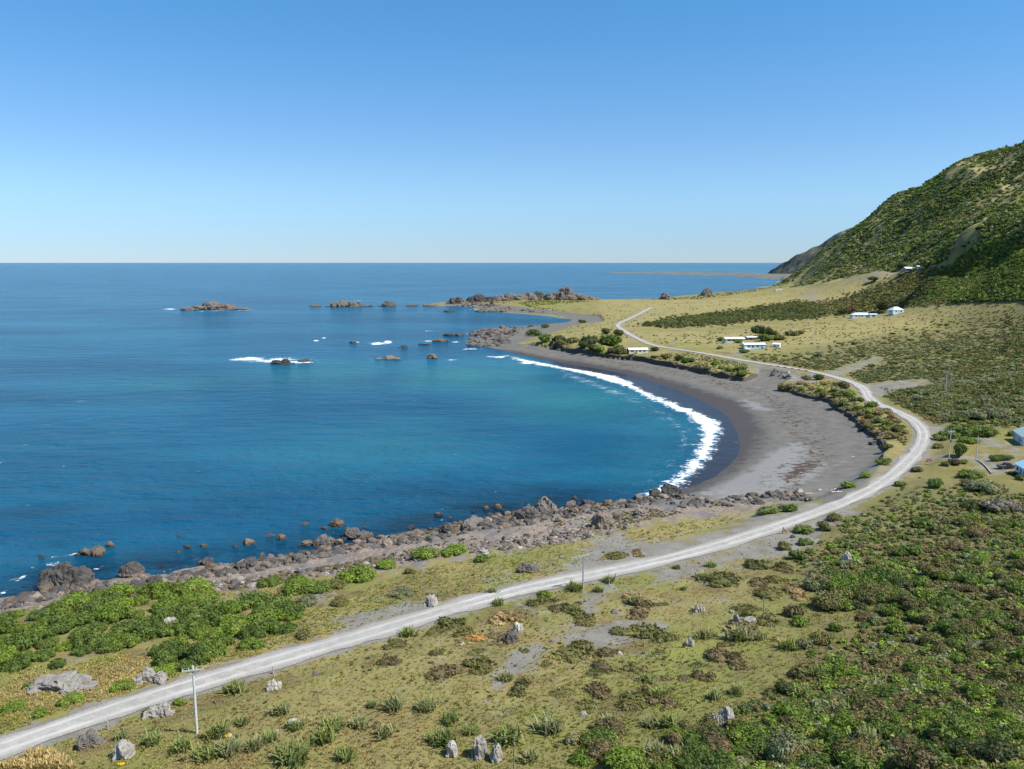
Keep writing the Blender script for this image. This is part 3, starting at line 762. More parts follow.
def rock_material():
    t = NT("weathered_rock"); p = t.objc(); c = t.attr("col").outputs[0]
    w = t.pos()
    n = t.noise(w, 0.9, 7, 0.7); f = t.noise(w, 3.5, 5, .7)
    rnd = t.n("ShaderNodeObjectInfo").outputs["Random"]
    c = t.mix(1.0, c, t.mix(rnd, (0.72, 0.70, 0.70), (1.25, 1.2, 1.15)), 'MULTIPLY')
    c = t.mix(t.math('MULTIPLY', t.rng(n, 0.46, 0.60), 0.55), c, t.mix(0.5, c, (0.045, 0.040, 0.036)))
    c = t.mix(t.rng(f, 0.55, 0.75, 0, 0.4), c, (0.33, 0.29, 0.24))
    z = t.n("ShaderNodeSeparateXYZ"); t.l(w, z.inputs[0])
    c = t.mix(t.rng(t.math('ADD', z.outputs[2], t.math('MULTIPLY', n, 0.8)), 0.7, 1.2, 0.75, 0.0), c, (0.050, 0.034, 0.022))   # weed and damp below the tide line
    t.bsdf(c, 0.85, 0.25, t.bump(t.math('ADD', n, t.math('MULTIPLY', f, .5)), 0.9, 0.35)); return t.m
ROCK = rock_material()
PAL_R = {"grey": (0.150, 0.140, 0.128), "brown": (0.185, 0.145, 0.105), "dark": (0.085, 0.080, 0.075), "pale": (0.40, 0.38, 0.335), "pinkish": (0.25, 0.205, 0.165)}
_rock_cache = {}
def rock_mesh(var, pal, flat=0.75):
    k = (var, pal, flat)
    if k not in _rock_cache:
        V, Q = rock_shape(100 + var, 9, flat)
        _rock_cache[k] = mesh_np("boulder", V, Q, ROCK, {"col": np.tile(PAL_R[pal], (len(V), 1))}, False)
    return _rock_cache[k]

LAB = []        # (object, look phrase, place px, py, size px)
def px_scale(x, y, z):
    return F_PX / (y * cp - (z - CAM_H) * sp)

def size_word(px_w, lim):
    return "small" if px_w < lim[0] else ("medium-sized" if px_w < lim[1] else "large")

def boulder(px, py, w_px, pal, cat="boulder", group="boulders along the rocky shore", flat=None, sea_ok=True, hfac=1.0, look=None):
    x, y, z = at(px, py, sea_ok)
    sc = px_scale(x, y, z); s = w_px / sc / 2.0
    flat = flat or random.choice((0.6, 0.8, 1.0))
    o = link("boulder", rock_mesh(random.randrange(10), pal, flat))
    o.location = (x, y + s * 0.4, max(z, -0.35) + s * 0.18 * flat)
    o.scale = (s, s * random.uniform(0.75, 1.1), s * hfac); o.rotation_euler = (random.uniform(-.2, .2), random.uniform(-.2, .2), random.uniform(0, 6.28))
    tag(o, None, cat, group)
    LAB.append((o, look or f"{size_word(w_px, (7, 12))} {'brownish' if pal == 'brown' else 'dark grey' if pal == 'dark' else pal} {'boulder' if w_px > 6 else 'rock'}", px, py, w_px))
    return o

def islet(px, py, w_px, h_px, look, peaks, seed, pal="grey", depth=0.45, group="rock islets off the point", skirt=0.22):
    """a jagged rock in the sea: ridged relief over an oval footprint"""
    x, y, z = at(px, py, True); z = max(z, 0.0)
    sc = px_scale(x, y, z); L = w_px / sc; Hh = h_px / sc * 1.08; Dp = max(L * depth, Hh * 1.2)
    r_ = np.random.default_rng(seed * 13 + 1)
    Vs, Qs = [], []; off = 0
    lumps = []
    for (pc, ph, pw) in peaks:
        lumps.append((pc * L / 2, r_.uniform(-.1, .1) * Dp, pw * L * 0.62, max(pw * L * 0.5, Dp * .45), ph * Hh))
        for q in range(2):
            lumps.append((pc * L / 2 + r_.uniform(-1, 1) * pw * L * .5, r_.uniform(-.35, .2) * Dp, pw * L * r_.uniform(.3, .45), Dp * r_.uniform(.25, .4), ph * Hh * r_.uniform(.55, .85)))
    for q in range(max(4, int(w_px / 7))):
        xx = r_.uniform(-.95, .95); e_ = math.sqrt(max(0.05, 1 - xx * xx))
        lumps.append((xx * L / 2, r_.uniform(-.4, .4) * Dp * e_, L * r_.uniform(.08, .17), Dp * r_.uniform(.15, .3), Hh * skirt * r_.uniform(.6, 1.8) * e_))
    for k, (lx, ly, ax_, ay_, hz) in enumerate(lumps):
        ax_ = max(ax_, hz * (.42 if pal == 'pale' else .8)); ay_ = max(ay_, hz * (.42 if pal == 'pale' else .7))
        V, Q = rock_shape(seed * 40 + k, 13 if hz > .5 * Hh else 8, 1.0)
        V = V / np.abs(V).max(0)
        top = V[:, 2] > 0
        V = V * np.array([ax_, ay_, 1.0]) + np.array([lx, ly, 0]); V[:, 2] = np.where(top, V[:, 2] * hz, V[:, 2] * 1.2)
        Vs.append(V); Qs.append(Q + off); off += len(V)
    V = np.vstack(Vs); Q = np.vstack(Qs)
    c1, c2 = np.array(PAL_R[pal]), np.array(PAL_R["brown" if pal in ("dark", "brown", "grey") else pal])
    mixv = sstep(0.30, 0.10, V[:, 2] / max(Hh, .1))[:, None]
    me = mesh_np("rock_islet", V, Q, ROCK, {"col": c1 * (1 - mixv) + c2 * mixv}, False)
    o = link("rock_islet", me); o.location = (x, y + Dp / 2 * 0.9, z + 0.1)
    tag(o, look, "rock", group); return o

islet(209, 310, 70, 7.5, "long craggy rock islet standing alone far out at sea", [(-0.05, 1, .30), (0.35, .75, .22), (-.45, .5, .25)], 1)
islet(345, 307, 40, 7, "craggy grey islet, larger of the pair in line beyond the white surf", [(-0.2, 1, .35), (.35, .8, .3)], 2)
islet(388, 306.5, 26, 5.5, "rounded grey islet on the point side of the larger craggy islet", [(0, 1, .45)], 3)
islet(315, 306.5, 13, 2.8, "tiny low brown rock at the open-sea tip of the paired islets", [(0, 1, .6)], 4, "brown")
islet(430, 306, 24, 2.6, "low rock in the gap between the paired islets and the point", [(-.1, 1, .35), (.4, .6, .3)], 5, "brown")
islet(279, 364.5, 30, 4.8, "dark wave-washed reef rock in the broad white surf patch", [(-.3, .8, .3), (.25, 1, .35)], 6, "dark", .4)
islet(304, 362, 18, 2.8, "low dark rock at the shoreward end of the surf patch", [(0, 1, .5)], 7, "dark", .4)
islet(388, 360, 28, 3.6, "brown rock with a low seaward shelf, midway across the bay", [(.15, 1, .45), (-.7, .5, .2)], 8, "brown")
islet(430, 359, 18, 4.6, "humped brown rock close off the stony spit across the bay", [(.1, 1, .45)], 9, "brown")
islet(403, 347.5, 10, 2.4, "flat dark rock awash at the shoreward end of the breaking wave crest", [(0, 1, .6)], 10, "dark")
islet(353, 343, 8, 2.4, "small brown rock awash seaward of the breaking wave crest", [(0, 1, .6)], 12, "brown")
islet(440, 342, 16, 3.0, "low brown reef rock where small waves break off the stony spit", [(0, 1, .6), (.6, .7, .3)], 13, "brown")
islet(411, 306, 14, 1.6, "flat reef rock just clear of the water between the small islet and the gap rock", [(0, 1, .7)], 53, "brown")
islet(365, 306.5, 16, 1.6, "flat reef rock joining the paired craggy islets", [(0, 1, .7)], 54, "brown")
islet(424, 345, 14, 1.8, "flat reef rock awash midway between the wave crest and the spit", [(0, 1, .6)], 55, "dark")
islet(452, 336, 22, 2.4, "flat dark reef off the tip of the stony spit", [(-.3, 1, .5), (.5, .8, .4)], 56, "dark")
islet(448, 312, 18, 2.0, "flat dark reef below the stack at the point's tip", [(0, 1, .6)], 57, "dark")
islet(492, 312, 34, 2.6, "long flat reef edging the inner side of the rocky point", [(-.4, 1, .5), (.4, .8, .4)], 58, "brown")
islet(456, 304, 20, 8.0, "dark stack at the seaward tip of the rocky point", [(-.1, 1, .5), (.6, .5, .4)], 14, "dark", group="crags on the rocky point", skirt=.4)
islet(481, 302.5, 34, 7.5, "broad dark crag second from the tip of the rocky point", [(-.2, 1, .5), (.5, .7, .4)], 15, "dark", group="crags on the rocky point", skirt=.45)
islet(514, 300.5, 46, 8.5, "long dark ridge of crags midway along the rocky point", [(-.5, .7, .4), (.1, 1, .4), (.6, .9, .35)], 16, "grey", .3, group="crags on the rocky point", skirt=.5)
islet(543, 299.5, 26, 8.0, "squat dark crag beside the pointed pale crag on the point", [(-.3, 1, .45), (.4, .7, .4)], 17, "dark", .4, group="crags on the rocky point", skirt=.4)
islet(569, 300, 54, 12.5, "tall pale pointed crag crowning the rocky point", [(-.12, 1, .26), (.25, .68, .36), (-.5, .6, .25), (.65, .4, .3)], 18, "grey", .4, group="crags on the rocky point", skirt=.25)
islet(666, 299.5, 24, 6.5, "low brown crag on the far grass edge beside the open sea", [(0, 1, .35), (.5, .5, .3)], 19, "pinkish", .5, group="crags on the far grass edge")
islet(708, 296.2, 17, 8, "lone rounded grey crag standing up on the far grass edge", [(.05, 1, .6)], 20, "grey", .6, group="crags on the far grass edge")
islet(59, 590, 54, 21, "big dark jagged rock mass on the near shore beyond the green thicket", [(-.15, 1, .55), (.5, .85, .45), (-.7, .5, .3)], 21, "dark", .6, group="large shore rocks")
islet(89, 556, 32, 8, "brown rock standing in the sea off the big dark shore rock", [(.3, 1, .4), (-.4, .7, .4)], 22, "brown", .4, group="rocks in the sea off the near shore")
islet(109, 547, 15, 5, "small brown rock outermost off the big dark shore rock", [(0, 1, .5)], 23, "brown", .4, group="rocks in the sea off the near shore")
islet(130, 578, 22, 13, "blocky dark rock at the water's edge beside the big dark rock", [(0, 1, .7)], 24, "dark", .7, group="large shore rocks")
islet(246, 571, 30, 13, "dark block on the shore behind the green thicket's inland end", [(0, 1, .7)], 25, "dark", .6, group="large shore rocks")
islet(320, 547, 22, 10, "pale grey slab rock at the water above the round shrubs", [(.1, 1, .7)], 26, "grey", .6, group="large shore rocks")
islet(355, 540, 34, 9, "dark grey shore rock reaching out into the near water", [(-.2, 1, .5), (.5, .7, .3)], 27, "grey", .6, group="large shore rocks")
islet(526, 519, 30, 14, "broad jagged grey rock amid the thickest stretch of shore boulders", [(0, 1, .5), (.5, .6, .3)], 28, "grey", .6, group="large shore rocks")
islet(548, 512, 20, 13, "upright pale rock in the shallows above the wooden power pole", [(-.1, 1, .45)], 29, "grey", .6, group="large shore rocks")
islet(603, 529, 24, 16, "lone wedge-shaped boulder with mossy flank standing behind the shingle", [(-.1, 1, .5), (.4, .6, .35)], 30, "pinkish", .8, group="large shore rocks")
islet(725, 727, 34, 15, "cluster of white pointed rocks among bushes near the bottom edge", [(-.45, .6, .25), (.0, .8, .2), (.3, 1, .25)], 31, "pale", .5, group="pale outcrops in the grass")
islet(479, 762, 18, 19, "tall white pointed rock near the bottom edge", [(-.1, 1, .4)], 32, "pale", .6, group="pale outcrops in the grass")
islet(452, 759, 15, 13, "shorter blunt white rock beside the tall white pointed rock", [(0, 1, .5)], 33, "pale", .6, group="pale outcrops in the grass")
islet(496, 763, 11, 15, "slim white rock beside the tall white pointed rock", [(0, 1, .4)], 34, "pale", .6, group="pale outcrops in the grass")
islet(747, 624, 28, 9, "white outcrop with one upright tooth beside the green wooden pole", [(-.6, 1, .2), (.2, .5, .5)], 35, "pale", .4, group="pale outcrops in the grass")
islet(527, 573, 22, 9, "grey lumpy outcrop at the roadside before the gravel pull-off", [(-.3, 1, .4), (.4, .9, .4)], 36, "grey", .6, group="pale outcrops in the grass")
islet(120, 762, 26, 16, "big grey boulder beside the near end of the road", [(0, 1, .6)], 37, "pale", .7, group="pale outcrops in the grass")
islet(89, 750, 20, 15, "leaning grey slab close to the big grey boulder by the road", [(-.2, 1, .45)], 38, "grey", .6, group="pale outcrops in the grass")
islet(154, 719, 34, 13, "pale outcrop between the road and the tall white power pole", [(.3, 1, .35), (-.4, .6, .4)], 39, "pale", .5, group="pale outcrops in the grass")
islet(150, 684, 36, 11, "pale outcrop on the seaward side of the road below the thicket", [(-.3, 1, .4), (.4, .8, .3)], 40, "pale", .5, group="pale outcrops in the grass")
islet(53, 692, 66, 11, "long low grey outcrop in the grass between thicket and road", [(0, 1, .5), (.5, .6, .3), (-.6, .5, .3)], 41, "pale", .5, group="pale outcrops in the grass")
islet(168, 631, 28, 12, "bare grey rock poking through the middle of the green thicket", [(0, 1, .5)], 42, "pale", .5, group="pale outcrops in the grass")
islet(197, 624, 26, 7, "flat grey slab just inland of the thicket's bare rock", [(0, 1, .6)], 43, "pale", .5, group="pale outcrops in the grass")
islet(272, 691, 22, 9, "grey rock past the white power pole just below the road", [(0, 1, .5)], 44, "pale", .6, group="pale outcrops in the grass")
islet(431, 607, 18, 10, "white rock on the seaward verge of the road", [(0, 1, .6)], 45, "pale", .6, group="pale outcrops in the grass")
islet(518, 634, 18, 9, "upper of two grey rocks in the grass below the road bend", [(0, 1, .5)], 46, "pale", .6, group="pale outcrops in the grass")
islet(511, 643, 22, 10, "lower of two grey rocks in the grass below the road bend", [(0, 1, .6)], 47, "grey", .6, group="pale outcrops in the grass")
islet(871, 602, 13, 8, "white rock below the dark thicket on the scrubby slope", [(0, 1, .6)], 48, "pale", .6, group="pale outcrops in the grass")
islet(849, 562, 12, 8, "white rock at the upper edge of the dark thicket on the slope", [(0, 1, .6)], 49, "pale", .6, group="pale outcrops in the grass")
islet(292, 727, 16, 7, "round white rock among the flax clumps below the road", [(0, 1, .6)], 50, "pale", .7, group="pale outcrops in the grass")
islet(690, 647, 14, 8, "pale rock between the bare gravel patch and the green hollow", [(0, 1, .6)], 51, "pale", .7, group="pale outcrops in the grass")
islet(700, 612, 16, 6, "flat pale rock pair upslope of the white toothed outcrop", [(-.4, 1, .3), (.4, .9, .3)], 52, "pale", .7, group="pale outcrops in the grass")

# shore boulders, set where the photograph shows the rock belt
def px_sample(poly, n, weight=None):
    P = np.array(poly, float); lo, hi = P.min(0), P.max(0); out = []
    while len(out) < n:
        c = rng.uniform(lo, hi, (n * 3, 2)); c = c[inside(P, c[:, 0], c[:, 1])]
        out += list(map(tuple, c))
    return out[:n]
BELT = [(0, 604), (30, 594), (75, 586), (120, 582), (190, 571), (250, 563), (300, 553), (350, 544), (400, 534), (440, 527), (480, 518), (520, 511), (560, 507), (600, 503), (640, 498), (680, 493), (700, 496), (660, 503), (610, 510), (560, 519), (520, 527), (480, 530), (420, 543), (360, 551), (300, 563), (240, 574), (180, 581), (120, 589), (60, 597), (0, 612)]
for i, (px, py) in enumerate(px_sample(BELT, 112)):
    boulder(px, py, float(np.clip(rng.lognormal(1.95, 0.38), 4, 17)), random.choice(("grey", "dark", "dark", "brown", "grey", "pinkish")))
WET_BELT = [(110, 578), (170, 560), (250, 545), (330, 528), (370, 525), (450, 512), (520, 500), (600, 495), (650, 490), (640, 500), (560, 509), (480, 520), (400, 535), (300, 555), (190, 572)]
for i, (px, py) in enumerate(px_sample(WET_BELT, 42)):
    boulder(px, py, float(np.clip(rng.lognormal(1.7, 0.4), 3.5, 12)), random.choice(("brown", "dark", "brown", "grey")), group="rocks awash off the near shore")
for (px, py, w) in [(186, 548, 12), (203, 547, 7), (235, 547, 8), (247, 545, 14), (270, 536, 9), (305, 525, 9), (337, 526, 14), (281, 540, 11), (306, 545, 14), (262, 556, 8), (40, 557, 7), (178, 553, 6), (497, 508, 12), (178, 536, 8), (575, 513, 10), (565, 515, 9), (596, 507, 9)]:
    boulder(px, py, w, random.choice(("brown", "brown", "dark")), group="rocks awash off the near shore")
SPIT = [(466, 346), (470, 338), (462, 334), (485, 329), (520, 327), (545, 325), (520, 330), (512, 337), (510, 345), (490, 348)]
for (px, py) in px_sample(SPIT, 42):
    boulder(px, py, float(rng.uniform(3, 8.5)), random.choice(("brown", "dark", "grey", "brown")), group="boulders on the stony spit across the bay")
for (px, py) in px_sample([(452, 305), (480, 302), (520, 301), (500, 306), (540, 311), (560, 315), (510, 311), (478, 308)], 18):
    boulder(px, py, float(rng.uniform(2.2, 5.0)), random.choice(("brown", "dark", "grey")), group="boulders on the rocky point")
for (px, py) in px_sample([(772, 371), (796, 374), (797, 380), (786, 380), (772, 378)], 16):
    boulder(px, py, float(rng.uniform(2.5, 5.5)), random.choice(("pale", "grey", "dark")), group="riprap blocks below the stream crossing")
for (px, py) in px_sample([(740, 500), (770, 490), (800, 492), (812, 500), (760, 503), (700, 505)], 18):
    boulder(px, py, float(rng.uniform(3, 8.0)), random.choice(("pinkish", "grey", "brown", "pale")), group="rocks at the near end of the beach")
for (px, py, w, pal) in [(771, 496, 14, "grey"), (765, 498, 9, "dark"), (700, 500, 9, "pinkish"), (640, 514, 15, "pinkish"), (618, 518, 12, "pinkish"), (560, 521, 11, "brown"), (880, 437, 7, "dark"), (872, 445, 7, "dark"), (889, 462, 6, "dark"), (862, 431, 8, "dark")]:
    boulder(px, py, w, pal)
for (px, py) in px_sample([(440, 620), (700, 600), (840, 640), (820, 769), (200, 769), (250, 700)], 22):
    boulder(px, py, float(rng.uniform(4, 9)), random.choice(("pale", "grey", "pale")), cat="rock", group="scattered rocks in the grass", flat=0.6, look=None)

def scatter_mesh(name, protos, P, S, mat, tints, zlift=0.0, kind="stuff", squash=None, rot=None):
    """many tiny growths or stones as one mesh"""
    Vs, Qs, Cs = [], [], []; off = 0
    th = rng.uniform(0, 6.283, len(P)) if rot is None else rot
    pick = rng.integers(0, len(protos), len(P))
    for k, (PV, PQ, PC) in enumerate(protos):
        m = np.where(pick == k)[0]
        if len(m) == 0: continue
        c, s_ = np.cos(th[m]), np.sin(th[m])
        x = PV[None, :, 0] * c[:, None] - PV[None, :, 1] * s_[:, None]
        y = PV[None, :, 0] * s_[:, None] + PV[None, :, 1] * c[:, None]
        z = np.repeat(PV[None, :, 2], len(m), 0)
        if squash is not None: z = z * squash[m][:, None]
        V = np.stack([x, y, z], -1) * S[m][:, None, None] + P[m][:, None, :]
        V[:, :, 2] += zlift
        C = np.clip(tints[m][:, None, :] * PC[None], 0, 1)
        n = len(PV)
        Qs.append((PQ[None] + (off + np.arange(len(m)) * n)[:, None, None]).reshape(-1, 4))
        Vs.append(V.reshape(-1, 3)); Cs.append(C.reshape(-1, 3)); off += n * len(m)
    me = mesh_np(name, np.vstack(Vs), np.vstack(Qs), mat, {"col": np.vstack(Cs)}, False)
    return tag(link(name, me), kind=kind)

# stones of the shore belt
sp_ = []
for k in range(5):
    V, Q = rock_shape(300 + k, 3, 0.7); sp_.append((V, Q, np.ones((len(V), 3))))
q = px_sample(BELT, 1300) + px_sample([(0, 617), (120, 598), (240, 590), (330, 575), (460, 555), (560, 545), (640, 528), (640, 515), (560, 530), (400, 556), (240, 578), (60, 602)], 1000) + px_sample(SPIT, 350) + px_sample([(660, 505), (740, 496), (800, 490), (812, 500), (700, 508)], 160) + px_sample([(452, 305), (480, 302), (520, 301), (500, 306), (540, 311), (560, 315), (510, 311), (478, 308)], 150)
P = at_many(q, True); P[:, 2] = np.maximum(P[:, 2], -0.2)
pal = np.array([PAL_R[random.choice(("grey", "grey", "dark", "dark", "brown", "pinkish"))] for _ in q]) * rng.uniform(0.75, 1.25, (len(q), 1))
for k in range(1300, 2300): pal[k] = np.array(PAL_R[random.choice(("pinkish", "grey", "brown", "pale", "dark"))]) * random.uniform(.8, 1.2)
shrink = np.ones(len(q)); shrink[1300:2300] = .7
scatter_mesh("shore_stones", sp_, P, shrink * np.clip(rng.lognormal(-0.75, 0.5, len(q)), 0.15, 1.4) * (1 + np.hypot(P[:, 0], P[:, 1]) / 900), ROCK, pal)


# ------------------------------------------------------------------ vegetation
def foliage_material():
    t = NT("leaves"); c = t.attr("col").outputs[0]
    rnd = t.n("ShaderNodeObjectInfo").outputs["Random"]
    c = t.mix(1.0, c, t.mix(rnd, (0.80, 0.82, 0.80), (1.22, 1.15, 1.15)), 'MULTIPLY')
    n = t.noise(t.pos(), 0.35, 3)
    c = t.mix(t.rng(n, 0.4, 0.65, 0.0, 0.35), c, t.mix(1.0, c, (1.25, 1.1, 0.8), 'MULTIPLY'))
    d = t.n("ShaderNodeBsdfPrincipled"); t.l(c, d.inputs["Base Color"]); d.inputs["Roughness"].default_value = 0.6; d.inputs["Specular IOR Level"].default_value = 0.25
    tr = t.n("ShaderNodeBsdfTranslucent"); t.l(t.mix(1.0, c, (1.2, 1.3, 0.7), 'MULTIPLY'), tr.inputs[0])
    ms = t.n("ShaderNodeMixShader"); ms.inputs[0].default_value = 0.22; t.l(d.outputs[0], ms.inputs[1]); t.l(tr.outputs[0], ms.inputs[2])
    t.l(ms.outputs[0], t.out.inputs[0]); return t.m
LEAF = foliage_material()
PAL = {"bright": (0.150, 0.225, 0.030), "green": (0.100, 0.150, 0.032), "olive": (0.150, 0.150, 0.048), "brown": (0.165, 0.135, 0.068), "dark": (0.062, 0.090, 0.028),
       "greygreen": (0.180, 0.205, 0.110), "tan": (0.29, 0.215, 0.105), "straw": (0.36, 0.29, 0.13), "orange": (0.36, 0.22, 0.075), "red": (0.20, 0.105, 0.07), "greytwig": (0.22, 0.20, 0.17), "yellow": (0.7, 0.5, 0.03),
       "flax": (0.165, 0.200, 0.060), "flaxgrey": (0.21, 0.225, 0.10)}

def leaf_quads(c, nrm, size, r, aspect=1.6):
    """one small rhombic leaf per centre, facing roughly along nrm"""
    n = len(c); t = np.cross(nrm, r.normal(size=(n, 3))); t /= np.linalg.norm(t, axis=1)[:, None] + 1e-9
    b = np.cross(nrm, t); s = size[:, None]
    V = np.stack([c - t * s * aspect, c - b * s * .7, c + t * s * aspect, c + b * s * .7], 1).reshape(-1, 3)
    return V, np.arange(4 * n).reshape(n, 4)

def bush_shape(seed, n_leaf=900, lobes=9, leaf=0.085, tall=0.85, core=4, spread=0.62):
    """a rounded, lumpy crown: leaf-sized faces over several lobes, with an inner mass of twigs"""
    r = np.random.default_rng(seed)
    L = []
    for k in range(lobes):
        a = r.uniform(0, 6.283); d = spread * math.sqrt(r.uniform(0, 1)); s = r.uniform(0.30, 0.52) * (1.15 - 0.4 * d)
        L.append((d * math.cos(a), d * math.sin(a), tall * r.uniform(0.30, 0.62) * (1.1 - 0.5 * d), s))
    L = np.array(L); Vs, Qs, Cs = [], [], []; off = 0
    per = n_leaf // lobes
    for (x, y, z, s) in L:
        d = r.normal(size=(per, 3)); d /= np.linalg.norm(d, axis=1)[:, None]; d[:, 2] = np.abs(d[:, 2]) * 1.1 - 0.25
        d /= np.linalg.norm(d, axis=1)[:, None]
        rad_ = s * (0.74 + 0.52 * r.random(per) ** 1.8)
        c = np.array([x, y, z]) + d * rad_[:, None] * np.array([1, 1, tall])
        c[:, 2] = np.maximum(c[:, 2], 0.02)
        nr_ = d + r.normal(size=(per, 3)) * 0.45; nr_ /= np.linalg.norm(nr_, axis=1)[:, None]
        V, Q = leaf_quads(c, nr_, leaf * r.uniform(0.5, 1.45, per), r)
        tone = 0.80 + 0.45 * r.random((per, 1)) + 0.12 * r.normal()
        Vs.append(V); Qs.append(Q + off); Cs.append(np.repeat(tone * np.ones((1, 3)), 4, 0)); off += len(V)
        cv, cq = cubesphere(core)
        cv = cv * (s * (0.68 + 0.2 * (vnoise3(cv * 3 + seed, seed) - .5)))[:, None] * np.array([1, 1, tall]) + np.array([x, y, z])
        cv[:, 2] = np.maximum(cv[:, 2], -0.06)
        Vs.append(cv); Qs.append(cq + off); Cs.append(np.full((len(cv), 3), 0.9)); off += len(cv)
    return np.vstack(Vs), np.vstack(Qs), np.clip(np.vstack(Cs), 0.4, 1.6)

def flax_shape(seed, blades=120):
    """a fan of long arching strap leaves"""
    r = np.random.default_rng(seed); Vs, Qs, Cs = [], [], []; off = 0
    for k in range(blades):
        a = r.uniform(0, 6.283); ln = r.uniform(0.75, 1.25); out = r.uniform(0.12, 0.85); w = r.uniform(0.045, 0.075)
        bx, by = r.normal(0, 0.30, 2); ca, sa_ = math.cos(a), math.sin(a); px_, py_ = -sa_, ca
        tone = r.uniform(0.7, 1.35); tip = r.uniform(0.9, 1.5)
        for i, u_ in enumerate((0, .35, .7, 1.0)):
            h = ln * (u_ * 1.0 - 0.55 * out * u_ * u_) * 0.95; d = out * ln * (u_ ** 1.5) * 0.95; ww = w * (1.0, 1.0, .7, .08)[i]
            c = np.array([bx + ca * d, by + sa_ * d, max(h, 0.03)])
            Vs.append(c + np.array([px_, py_, .25]) * ww); Vs.append(c - np.array([px_, py_, -.25]) * ww)
            Cs += [[tone * (1 + .15 * (u_ > .8)) * (tip if u_ > .8 else 1)] * 3] * 2
        for i in range(3): Qs.append([off + 2 * i, off + 2 * i + 1, off + 2 * i + 3, off + 2 * i + 2])
        off += 8
    return np.array(Vs), np.array(Qs), np.array(Cs)

def tuft_shape(seed, blades=9, spread=0.5):
    r = np.random.default_rng(seed); Vs, Qs, Cs = [], [], []
    for k in range(blades):
        a = r.uniform(0, 6.283); d = r.uniform(0.0, spread); ln = r.uniform(.5, 1.0); w = r.uniform(.10, .2); o = r.uniform(.1, .6)
        b = np.array([math.cos(a) * d, math.sin(a) * d, -0.05]); t_ = b + np.array([math.cos(a) * o, math.sin(a) * o, ln])
        p = np.array([-math.sin(a), math.cos(a), 0]) * w
        k0 = len(Vs); Vs += [b - p, b + p, t_ + p * .3, t_ - p * .3]; Qs.append([k0, k0 + 1, k0 + 2, k0 + 3]); Cs += [[r.uniform(.75, 1.3)] * 3] * 4
    return np.array(Vs), np.array(Qs), np.array(Cs)

_bush = {}
def bush_mesh(kind, var, pal):
    k = (kind, var, pal)
    if k not in _bush:
        if kind == "flax": V, Q, C = flax_shape(700 + var)
        elif kind == "mat": V, Q, C = bush_shape(800 + var, 420, 7, 0.075, 0.34, 3, 0.75)
        elif kind == "big": V, Q, C = bush_shape(850 + var, 1900, 15, 0.055, 0.80, 4, 0.70)
        elif kind == "fine": V, Q, C = bush_shape(900 + var, 900, 10, 0.060, 0.75, 4)
        else: V, Q, C = bush_shape(950 + var, 700, 8, 0.085, 0.85, 4)
        base = np.array(PAL[pal]); alt = np.array(PAL["brown" if pal in ("olive", "dark") else "bright" if pal == "green" else "straw" if pal in ("tan", "greygreen") else "olive" if pal == "bright" else pal])
        m = (vnoise3(V * 1.6 + var * 3.0, 5)[:, None] > 0.66) * 0.45
        _bush[k] = mesh_np({"flax": "flax_bush", "mat": "low_shrub"}.get(kind, "shrub"), V, Q, LEAF, {"col": np.clip((base * (1 - m) + alt * m) * C, 0, 1)}, False)
    return _bush[k]

LOOKS = {"bright": "bright green", "green": "mid-green", "olive": "olive", "brown": "brownish", "dark": "dark green", "greygreen": "grey-green", "tan": "tan", "orange": "rusty orange", "red": "reddish brown", "greytwig": "grey twiggy", "straw": "straw-coloured", "yellow": "yellow-flowered", "flax": "green", "flaxgrey": "pale green"}
def near_road(px, py, m=4.6):
    x, y, z = at(px, py)
    return np.hypot(rl[:, 0] - x, rl[:, 1] - y).min() < m

def plant(px, py, w_px, kind, pal, name, cat, group, noun, tall=None, var=None):
    x, y, z = at(px, py)
    q_ = np.hypot(rl[:, 0] - x, rl[:, 1] - y); k_ = int(q_.argmin()); need = 3.6 + 0.45 * w_px / px_scale(x, y, z)
    if q_[k_] < need:                                   # keep the carriageway clear
        away = np.array([x - rl[k_, 0], y - rl[k_, 1]]); away = away / max(np.hypot(*away), 1e-3) * need
        x, y = rl[k_, 0] + away[0], rl[k_, 1] + away[1]; z = float(height(x, y))
    sc = px_scale(x, y, z); s = w_px / sc / 2.0
    o = link(name, bush_mesh(kind, random.randrange(6) if var is None else var, pal))
    o.location = (x, y + s * 0.3, float(height(x, y + s * .3)) - 0.05 * s)
    t_ = tall or random.uniform(0.85, 1.15)
    q = 1.0 if kind == "flax" else 1.15
    o.scale = (s * q * random.uniform(.9, 1.12), s * q * random.uniform(.9, 1.12), s * q * t_); o.rotation_euler = (0, 0, random.uniform(0, 6.28))
    tag(o, None, cat, group)
    LAB.append((o, f"{size_word(w_px, (15, 23))} {LOOKS[pal]} {noun}", px, py, w_px))
    return o

# green coastal thicket between the road and the rocks
THICK1 = [(0, 618), (30, 612), (62, 606), (120, 594), (185, 588), (200, 596), (212, 606), (228, 612), (205, 632), (150, 642), (122, 652), (62, 656), (20, 668), (0, 676)]
THICK2 = [(150, 668), (172, 648), (205, 628), (232, 612), (262, 603), (285, 612), (300, 618), (292, 632), (240, 640), (222, 652), (190, 668), (160, 676)]
def spaced(poly, n, dmin):
    out = []
    for c in px_sample(poly, n * 30):
        if all((c[0] - o[0]) ** 2 + ((c[1] - o[1]) * 1.7) ** 2 > dmin ** 2 for o in out): out.append(c)
        if len(out) >= n: break
    return out
for (px, py) in spaced(THICK1, 58, 15) + spaced(THICK2, 28, 15):
    plant(px, py, rng.uniform(15, 31), "big", random.choice(("bright", "bright", "green", "bright", "green", "green")), "coastal_shrub", "shrub", "green shrubs of the coastal thicket", "thicket shrub", tall=random.uniform(.85, 1.25))
